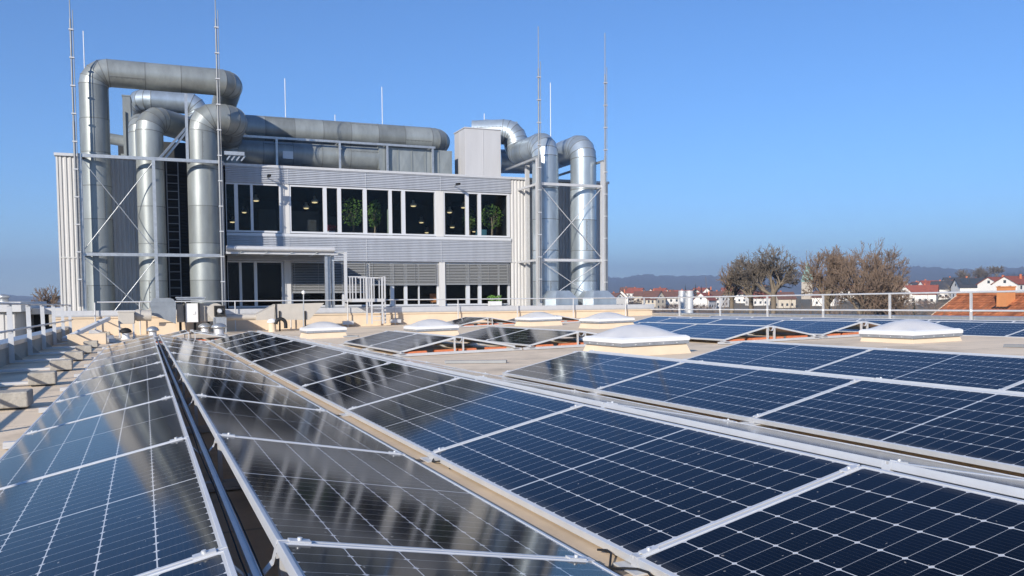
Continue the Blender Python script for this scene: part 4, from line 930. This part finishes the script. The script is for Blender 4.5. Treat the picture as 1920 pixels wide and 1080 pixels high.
# ================================================================== red tiled house at the right
def tile_mat():
    m = mat("clay tiles", (.34, .105, .045), .8, var=.4, scale=1.2, c2=(.42, .15, .06), tone=.25); return m
M['tile'] = tile_mat()
def tiled_slope(E0, slope_dir, up, W, along, run, pw=.3, ph=.36, col_off=.05):
    # E0 lower corner; slope_dir unit vector up the slope; along unit vector along the eave
    nrm = along.cross(slope_dir).normalized()
    if nrm.z < 0: nrm = -nrm
    g = MB(); q = random.Random(4); nrow = int(run / ph); ncol = int(W / pw)
    for i in range(nrow):
        for j in range(ncol):
            b = E0 + slope_dir * (i * ph) + along * (j * pw); vs = []
            for (s, lift) in ((-.03, .055), (ph, .012)):
                for k in range(5):
                    u = k / 4; vs.append(b + slope_dir * s + along * (u * pw) + nrm * (lift + .045 * math.sin(math.pi * u)))
            vs += [b + slope_dir * -.03 + along * (k / 4 * pw) + nrm * 0 for k in range(5)]
            fs = [(k, k + 1, k + 6, k + 5) for k in range(4)] + [(10 + k, 11 + k, k + 1, k) for k in range(4)]
            g.add(vs, fs, False, 0, q.random())
    return g
E0 = at(1737, 600, 52); sd = Vector((math.cos(R(30)), 0, math.sin(R(30)))); al = Vector((0, -1, 0))
E1 = E0 - sd * 3.0
run = (at(1797, 553, 52).x - E0.x) / sd.x
run = 2.0 / sd.z + 3.0
W_ = 17.0
rh = thing("tiled_house", "house with an orange red tiled roof and square chimney beyond the right railing", "house", loc=(E0.x + 4, E0.y - 6, -13))
g = tiled_slope(E1, sd, None, W_, al, run); g.build("roof", M['tile'], rh)
top = E1 + sd * run
g = MB(); o2 = Vector((top.x - E1.x, 0, E1.z - top.z))
g.prism([E1 + Vector((0, -.15, -.12)), top + Vector((0, -.15, -.06)), top + o2 + Vector((0, -.15, -.12))], al * (W_ - .3)); g.build("gable", M['wall'], rh)
g = MB(); g.tube([top + Vector((0, .05, .06)), top + al * W_ + Vector((0, 0, .06))], .13, 10); g.build("ridge", M['tile'], rh)
g = MB(); g.box(E1.x + .4, top.x * 2 - E1.x - .4, E0.y - W_ + .4, E0.y - .4, -13, E1.z - .15); g.build("wall", M['white'], rh)
g = MB(); g.beam(E1 + Vector((0, .03, .0)), top + Vector((0, .03, .0)), .06, .12); g.build("verge_board", M['wall'], rh)
# chimney stands on the slope
d = ray(1868, 577); nrm = al.cross(sd).normalized(); tt = (E0 - EYE).dot(nrm) / d.dot(nrm); cb = EYE + d * tt
zc_top = EYE.z + ray(1868, 537).z * (cb.x / ray(1868, 537).x); wch = .95
g = MB(); g.box(cb.x, cb.x + wch, cb.y - wch * .9, cb.y + .0, cb.z - .3, zc_top - .09); g.box(cb.x - .04, cb.x + wch + .04, cb.y - wch * .9 - .04, cb.y + .04, zc_top - .09, zc_top)
ch = g.build("chimney", M['orange'], rh)
g = MB(); g.prism([cb + Vector((-.25, .25, -.02)), cb + Vector((-.25, -wch - .15, -.02)), cb + Vector((wch + .3, -wch - .15, .65)), cb + Vector((wch + .3, .25, .65))], (0, 0, -.05)); g.build("flashing", M['black'], ch)

# ================================================================== town houses
M['roof_red'] = mat("red roof", (.28, .075, .045), .85, var=.3, scale=.8); M['roof_brown'] = mat("brown roof", (.16, .075, .05), .85, var=.3, scale=.8); M['roof_grey'] = mat("dark roof", (.05, .052, .06), .7, var=.2, scale=.8)
M['plaster'] = mat("pale plaster", (.78, .75, .69), .9); M['plaster2'] = mat("cream plaster", (.62, .54, .42), .9)
M['pane_far'] = mat("dark window pane", (.05, .06, .07), .2)
def house(px, D, w, l, h, rot, roof, wall, label, pitch=38, zoff=0, dormer=False, solar=False):
    v = atD(px, 560, D); z = ground_z(v.x, v.y) + zoff; base = Vector((v.x, v.y, z)); Mx = Matrix.Translation(base) @ Matrix.Rotation(R(rot), 4, 'Z')
    t = thing("town_house", label, "house", group="houses of the town", M=Mx); T = Mx; hr = h + w / 2 * math.tan(R(pitch))
    a = MB(); a.box(-w / 2, w / 2, -l / 2, l / 2, -3, h, M=T)
    a.add([T @ Vector(p) for p in ((-w / 2, -l / 2, h), (w / 2, -l / 2, h), (0, -l / 2, hr - .02), (-w / 2, l / 2, h), (w / 2, l / 2, h), (0, l / 2, hr - .02))], [(0, 1, 2), (4, 3, 5)]); a.build("wall", M[wall], t)
    ov = .5; k = math.tan(R(pitch)); a = MB()
    for s in (-1, 1):
        p = [(0, hr), (s * (w / 2 + ov), h - ov * k), (s * (w / 2 + ov), h - ov * k + .22), (0, hr + .22)]
        a.prism([T @ Vector((x, -l / 2 - ov, zz)) for x, zz in p], T.to_3x3() @ Vector((0, l + 2 * ov, 0)))
    rf_ = a.build("roof", M[roof], t)
    a = MB(); a.box(w * .15, w * .15 + .6, l * .1, l * .1 + .6, hr - 1.4, hr + .9, M=T); c_ = a.build("chimney", M['brick'], t)
    eyeL = T.inverted() @ EYE
    for (s, ax) in ((-1, 'y'), (1, 'y'), (-1, 'x'), (1, 'x')):
        if (eyeL.y if ax == 'y' else eyeL.x) * s < 3: continue
        n = 2 if ax == 'y' else 3; wins = []
        for fl in range(max(1, int(h / 2.7))):
            for i in range(n):
                c0 = (i + .5) / n - .5; z0 = .9 + fl * 2.7
                wins.append((c0 * (w if ax == 'y' else l) * .85, z0, .55, 1.3))
        if ax == 'y': wins.append((0, h + .3, .5, 1.1))
        for (c0, z0, hw_, hh_) in wins:
            a = MB()
            if ax == 'y': a.box(c0 - hw_, c0 + hw_, s * (l / 2 + .02) - .02, s * (l / 2 + .02) + .02, z0, z0 + hh_, M=T)
            else: a.box(s * (w / 2 + .02) - .02, s * (w / 2 + .02) + .02, c0 - hw_, c0 + hw_, z0, z0 + hh_, M=T)
            a.build("window", M['pane_far'], t)
    if solar:
        a = MB(); s = -1; n_ = Vector((s * math.sin(R(pitch)), 0, math.cos(R(pitch))))
        for i in range(3):
            q0 = [Vector((s * w * .08, -l * .4 + i * l * .28, hr - w * .08 * k + .3)), Vector((s * w * .42, -l * .4 + i * l * .28, hr - w * .42 * k + .3))]
            off_ = Vector((0, l * .24, 0)); a.prism([T @ q0[0], T @ q0[1], T @ (q0[1] + off_), T @ (q0[0] + off_)], T.to_3x3() @ Vector((0, 0, .06)))
        a.build("solar_panel", M['pane_far'], rf_.parent)
    return t
q = random.Random(12)
roofs = ['roof_red', 'roof_brown', 'roof_red', 'roof_brown', 'roof_grey']; cn_ = {'roof_red': 'red', 'roof_brown': 'brown', 'roof_grey': 'dark'}; wn2 = {'plaster': 'white', 'plaster2': 'cream'}
LH = [(1150, 260, 'roof_brown', 'plaster', 12, "low"), (1166, 300, 'roof_brown', 'plaster', -32, "wide"), (1192, 560, 'roof_red', 'plaster', 30, ""), (1178, 620, 'roof_brown', 'plaster2', 70, ""), (1208, 380, 'roof_brown', 'plaster2', 50, ""), (1222, 600, 'roof_brown', 'plaster', -40, ""),
 (1238, 520, 'roof_red', 'plaster', 20, "long"), (1250, 640, 'roof_brown', 'plaster', 60, ""), (1262, 470, 'roof_red', 'plaster', 75, ""), (1282, 500, 'roof_red', 'plaster', 40, "tall"), (1300, 560, 'roof_grey', 'plaster', -10, ""), (1316, 420, 'roof_red', 'plaster2', 80, ""), (1328, 540, 'roof_brown', 'plaster', -45, ""), (1345, 470, 'roof_brown', 'plaster', 20, ""),
 (1226, 230, 'roof_brown', 'plaster2', 20, ""), (1255, 250, 'roof_brown', 'plaster', 70, ""), (1322, 240, 'roof_red', 'plaster', -60, ""), (1366, 600, 'roof_red', 'plaster', 66, ""), (1400, 520, 'roof_brown', 'plaster', 30, ""), (1420, 300, 'roof_red', 'plaster', 80, "low"), (1436, 560, 'roof_grey', 'plaster2', 20, "dark"),
 (1470, 460, 'roof_brown', 'plaster2', 75, "long"), (1548, 480, 'roof_brown', 'plaster', 30, ""), (1580, 390, 'roof_red', 'plaster', -30, ""), (1612, 450, 'roof_red', 'plaster2', 60, ""), (1655, 400, 'roof_brown', 'plaster', 35, ""),
 (1688, 520, 'roof_red', 'plaster', -20, ""), (1701, 470, 'roof_red', 'plaster', 40, ""), (1714, 430, 'roof_red', 'plaster', -30, ""), (1728, 540, 'roof_grey', 'plaster', 70, ""), (1742, 500, 'roof_red', 'plaster', 80, "bright"), (1766, 480, 'roof_grey', 'plaster', 30, ""), (1782, 420, 'roof_brown', 'plaster', -50, ""), (1806, 480, 'roof_brown', 'plaster2', 25, ""), (1786, 560, 'roof_grey', 'plaster', 60, "high"),
 (1796, 300, 'roof_brown', 'plaster', -20, ""), (1836, 330, 'roof_brown', 'plaster', 60, ""), (1872, 300, 'roof_brown', 'plaster2', 15, ""), (1910, 290, 'roof_red', 'plaster', -35, ""), (1690, 250, 'roof_red', 'plaster', -35, "near"), (1738, 230, 'roof_red', 'plaster', 35, "near")]
for i, (px, D, rf2, wl, rot, adj) in enumerate(sorted(LH)):
    zone = "behind the steel flues" if px < 1345 and px > 1255 else "beside the shiny ducts" if px <= 1255 else "behind the bare trees" if px < 1660 else "above the tiled roof" if px > 1770 else "between trees and tiled roof"
    lab = "%s%s house, %s roof, %s house from the left, %s" % ((adj + " ") if adj else "", wn2[wl], cn_[rf2], (ORD + ['seventeenth', 'eighteenth', 'nineteenth', 'twentieth'] + ['twenty-' + o for o in ORD[:9]] + ['thirtieth'] + ['thirty-' + o for o in ORD[:9]] + ['fortieth'] + ['forty-' + o for o in ORD[:9]])[i], zone)
    house(px, D if D > 450 else 300 + D * .62, q.uniform(6.8, 8.6), q.uniform(8.5, 12), q.uniform(4.2, 5.8), rot, rf2, wl, lab, pitch=q.choice([36, 40, 44]))
house(1822, 400, 9, 13, 5.0, 62, 'roof_grey', 'plaster', "white house with solar panels on its dark roof on the right hillside", solar=True, zoff=2.5)
house(1868, 380, 9, 10, 5.2, -84, 'roof_red', 'plaster', "left one of two large white houses with bright red roofs on the hill", pitch=30, zoff=3.6)
house(1900, 370, 9.5, 11, 5.6, -84, 'roof_red', 'plaster', "right one of two large white houses with bright red roofs on the hill", pitch=30, zoff=3.6)
# church steeple
v = atD(1513, 560, 620); gz = ground_z(v.x, v.y); zt_s = atD(1513, 489, 620).z
t = thing("church", "pale green church spire rising between the bare trees", "church", loc=(v.x, v.y, gz))
zs_ = atD(1513, 528, 620).z; a = MB(); a.box(v.x - 2.6, v.x + 2.6, v.y - 2.6, v.y + 2.6, gz - 3, zs_); a.build("tower", M['plaster2'], t)
M['copper'] = mat("green copper", (.30, .48, .40), .6); a = MB(); a.add([(v.x - 3, v.y - 3, zs_), (v.x + 3, v.y - 3, zs_), (v.x + 3, v.y + 3, zs_), (v.x - 3, v.y + 3, zs_), (v.x, v.y, zt_s)], [(0, 1, 4), (1, 2, 4), (2, 3, 4), (3, 0, 4), (3, 2, 1, 0)]); a.build("spire", M['copper'], t)

# ================================================================== trees
M['twig'] = mat("bare branches", (.17, .14, .11), .9, var=.3, scale=.6); M['twig2'] = mat("reddish twigs", (.22, .155, .11), .9, var=.35, scale=.4); M['wood'] = mat("tree bark", (.20, .16, .115), .9, var=.35, scale=1.5)
M['conifer'] = mat("conifer", (.02, .045, .02), .9, var=.4, scale=1)
def bare_tree(base, H, W, label, seed, twig='twig', depth=6, lean=0.0, group="bare trees beyond the railing", name="bare_tree", dens=3, thick=.018, spread=.7, up=.05, tall=1.0):
    # a trunk, then a crown grown round its fork and scaled to the wanted width
    q = random.Random(seed); paths = []
    t = thing(name, label, "tree", loc=base, group=group)
    def grow(p, d, L, lv):
        n = 3 if lv < 4 else 2; pts = [p]
        for i in range(n):
            d = (d + Vector((q.uniform(-1, 1), q.uniform(-1, 1), q.uniform(-.6, .6))) * (.14 + .05 * lv)).normalized(); p = p + d * (L / n); pts.append(p)
        paths.append((lv, pts))
        if lv >= depth: return
        k = q.randint(dens, dens + 1) if dens != 2 else 2 + (q.random() < .96)
        for j in range(k):
            b = pts[q.randint(1, n)] if j else pts[-1]
            a_ = q.uniform(0, 6.283); side = Vector((math.cos(a_), math.sin(a_), q.uniform(-.3, .3))); sp = spread * q.uniform(.4, 1.4)
            grow(b, (d + side * sp + Vector((0, 0, up))).normalized(), L * q.uniform(.66, .88), lv + 1)
    for j in range(q.randint(5, 7)):
        a_ = j * 2.4 + q.uniform(-.4, .4); e = q.uniform(.25, 1.0); grow(Vector((0, 0, q.uniform(-.25, .1))), Vector((math.cos(a_) * (1 - e * .75), math.sin(a_) * (1 - e * .75), .35 + e * .6)).normalized(), .5 * q.uniform(.75, 1.1), 1)
    allp = [p for _, ps in paths for p in ps]; zm = sorted(p.z for p in allp)[int(len(allp) * .998)]
    rad = sorted(math.hypot(p.x, p.y) for p in allp)[int(len(allp) * .975)]
    k = (W / 2) / rad; kz = k * tall; fork = max(H * .25, H - zm * kz)
    if fork == H * .25: kz = (H - fork) / zm
    r0_ = H * .017; trunk = MB(); crown = MB()
    trunk.tube([base, base + Vector((.12, 0, fork * .5)), base + Vector((0, 0, fork + .15 * k))], [r0_ * 1.2, r0_, r0_ * .75], 9, cap=False)
    for lv, ps in paths:
        ra = max(thick, r0_ * .56 ** lv); rb = max(thick * .7, r0_ * .56 ** (lv + .7))
        ps = [base + Vector((p.x * k, p.y * k, fork + p.z * kz)) for p in ps]; n = len(ps) - 1
        (trunk if lv < 3 else crown).tube(ps, [ra + (rb - ra) * i / n for i in range(n + 1)], 7 if lv < 2 else 5 if lv < 4 else 3, cap=False)
    trunk.build("trunk", M['wood'], t); crown.build("crown", M[twig], t)
    return t
def tree_at(px, pyt, D, wpx, label, seed, **k):
    v = atD(px, 560, D); gz = ground_z(v.x, v.y); zt_ = atD(px, pyt, D).z; W = wpx * D / F_PX * 1.0
    base = Vector((v.x, v.y, gz)); return bare_tree(base, (zt_ - gz), W, label, seed, **k)
tree_at(1450, 462, 85, 135, "wide round bare tree left of the church spire", 57, depth=7, tall=1.25, thick=.02, dens=2)
tree_at(1408, 484, 92, 85, "low bare tree between the thin left tree and the wide round one", 63, depth=7, tall=1.3, thick=.02, dens=2)
tree_at(1372, 492, 95, 60, "thin bare tree at the left end of the tree group", 32, twig='twig2', depth=5, tall=1.8, thick=.026)
tree_at(1552, 466, 90, 100, "bare tree just right of the church spire", 33, twig='twig2', depth=7, tall=1.7, thick=.02, dens=2)
tree_at(1620, 457, 84, 130, "tallest bare tree with reddish twigs at the right of the group", 34, twig='twig2', depth=7, tall=1.6, thick=.02, dens=2)
tree_at(1662, 472, 88, 100, "bare tree with drooping twigs at the right end of the group", 35, twig='twig2', depth=7, tall=1.5, thick=.02, dens=2)
tree_at(83, 538, 58, 75, "small bare tree left of the office building behind the railing", 36, depth=6, thick=.016, dens=2, tall=1.3, twig="twig2")
# brown thicket below the trees: a mass nobody could count
th_ = MB(); q = random.Random(77)
for i in range(1900):
    px = q.uniform(1320, 1745); D = q.uniform(62, 130); v = atD(px, 560, D); gz = ground_z(v.x, v.y); hh = q.uniform(8.5, 14.2) * (1 if q.random() < .8 else 1.15)
    b = Vector((v.x, v.y, gz + hh * q.uniform(.3, .68)))
    for j in range(9):
        d = Vector((q.uniform(-1, 1), q.uniform(-1, 1), q.uniform(.2, 1.4))).normalized(); L = hh * q.uniform(.15, .32); m_ = b + d * L * .5 + Vector((q.uniform(-.3, .3), q.uniform(-.3, .3), 0))
        th_.tube([b, m_, b + d * L], [.035, .025, .012], 3, cap=False)
tag(th_.build("thicket", M['twig2']), "brown winter thicket below the bare trees", kind="stuff")
th_ = MB()
for i in range(900):
    px = q.choice([q.uniform(1140, 1345), q.uniform(1660, 1930)]); D = q.uniform(240, 700); v = atD(px, 560, D); gz = ground_z(v.x, v.y); s = q.uniform(2.5, 5.5)
    for j in range(42):
        d = Vector((q.gauss(0, .7), q.gauss(0, .7), q.uniform(.0, 1.5))).normalized(); L = s * q.uniform(.5, 1); b = Vector((v.x, v.y, gz + s * .2)); e = d.orthogonal().normalized() * s * .035
        th_.add([b + d * L * .3 - e, b + d * L * .3 + e, b + d * L], [(0, 1, 2)])
tag(th_.build("garden_bushes", M['twig2']), "brown garden bushes between the town houses", kind="stuff")
th_ = MB()
for i in range(150):
    px = q.uniform(1790, 1935); D = q.uniform(430, 620); v = atD(px, 560, D); gz = ground_z(v.x, v.y); s = q.uniform(6, 11)
    for j in range(110):
        d = Vector((q.gauss(0, .8), q.gauss(0, .8), q.uniform(.2, 1.4))).normalized(); L = s * q.uniform(.5, 1); b = Vector((v.x, v.y, gz + s * .35)); e = d.orthogonal().normalized() * s * .02
        th_.add([b + d * L * .2 - e, b + d * L * .2 + e, b + d * L], [(0, 1, 2)])
tag(th_.build("hillside_wood", M['twig']), "grey leafless wood on the right hillside", kind="stuff")
def conifer(px, pyt, D, label, seed):
    v = atD(px, 560, D); gz = ground_z(v.x, v.y); H = atD(px, pyt, D).z - gz; q = random.Random(seed); t = thing("conifer_tree", label, "tree", loc=(v.x, v.y, gz), group="conifers in the town")
    a = MB(); a.tube([(v.x, v.y, gz), (v.x, v.y, gz + H)], [.3, .04], 6); a.build("trunk", M['wood'], t); c = MB()
    for i in range(420):
        u = q.random() ** .7; z = gz + H * (.1 + .9 * u); r_ = (1 - u) * H * .2 * q.uniform(.6, 1.15); an = q.uniform(0, 6.283); p = Vector((v.x, v.y, z)); e = Vector((math.cos(an), math.sin(an), -.25)) * r_; s = Vector((-math.sin(an), math.cos(an), 0)) * .22 * (r_ + .4)
        c.add([p, p + e * .6 + s, p + e, p + e * .6 - s], [(0, 1, 2, 3)])
    c.build("crown", M['conifer'], t)
conifer(1285, 533, 560, "slim dark conifer left behind the steel flues", 1); conifer(1304, 531, 540, "wide dark conifer behind the steel flues", 2); conifer(1315, 534, 545, "right slim dark conifer behind the steel flues", 3); conifer(1757, 531, 470, "dark green conifer beside a red roof right of the bare trees", 4); conifer(1714, 556, 260, "dark round evergreen low behind the right railing", 5)
for (px, pyt, D, w, l, s) in [(1808, 505, 520, 28, "left tall bare tree on the right hilltop", 41), (1838, 500, 540, 34, "middle tall bare tree on the right hilltop", 42), (1868, 498, 500, 30, "right tall bare tree on the right hilltop behind the red roofs", 43)]:
    tree_at(px, pyt, D, w, l, s, depth=5, thick=.07, dens=3, group="bare trees on the right hilltop")

# ================================================================== air
hz = MB(); S_ = 6500; hz.box(-S_, S_, -S_, S_, -20, 260)
hm = bpy.data.materials.new("haze"); hm.use_nodes = True; nt = hm.node_tree; nt.nodes.remove(nt.nodes["Principled BSDF"])
pv2 = nt.nodes.new("ShaderNodeVolumePrincipled"); pv2.inputs["Color"].default_value = (.62, .77, 1, 1); pv2.inputs["Density"].default_value = 0.0003; pv2.inputs["Anisotropy"].default_value = .2
nt.links.new(pv2.outputs[0], nt.nodes["Material Output"].inputs["Volume"])
tag(hz.build("haze", hm), "thin blue haze over the valley", kind="stuff")
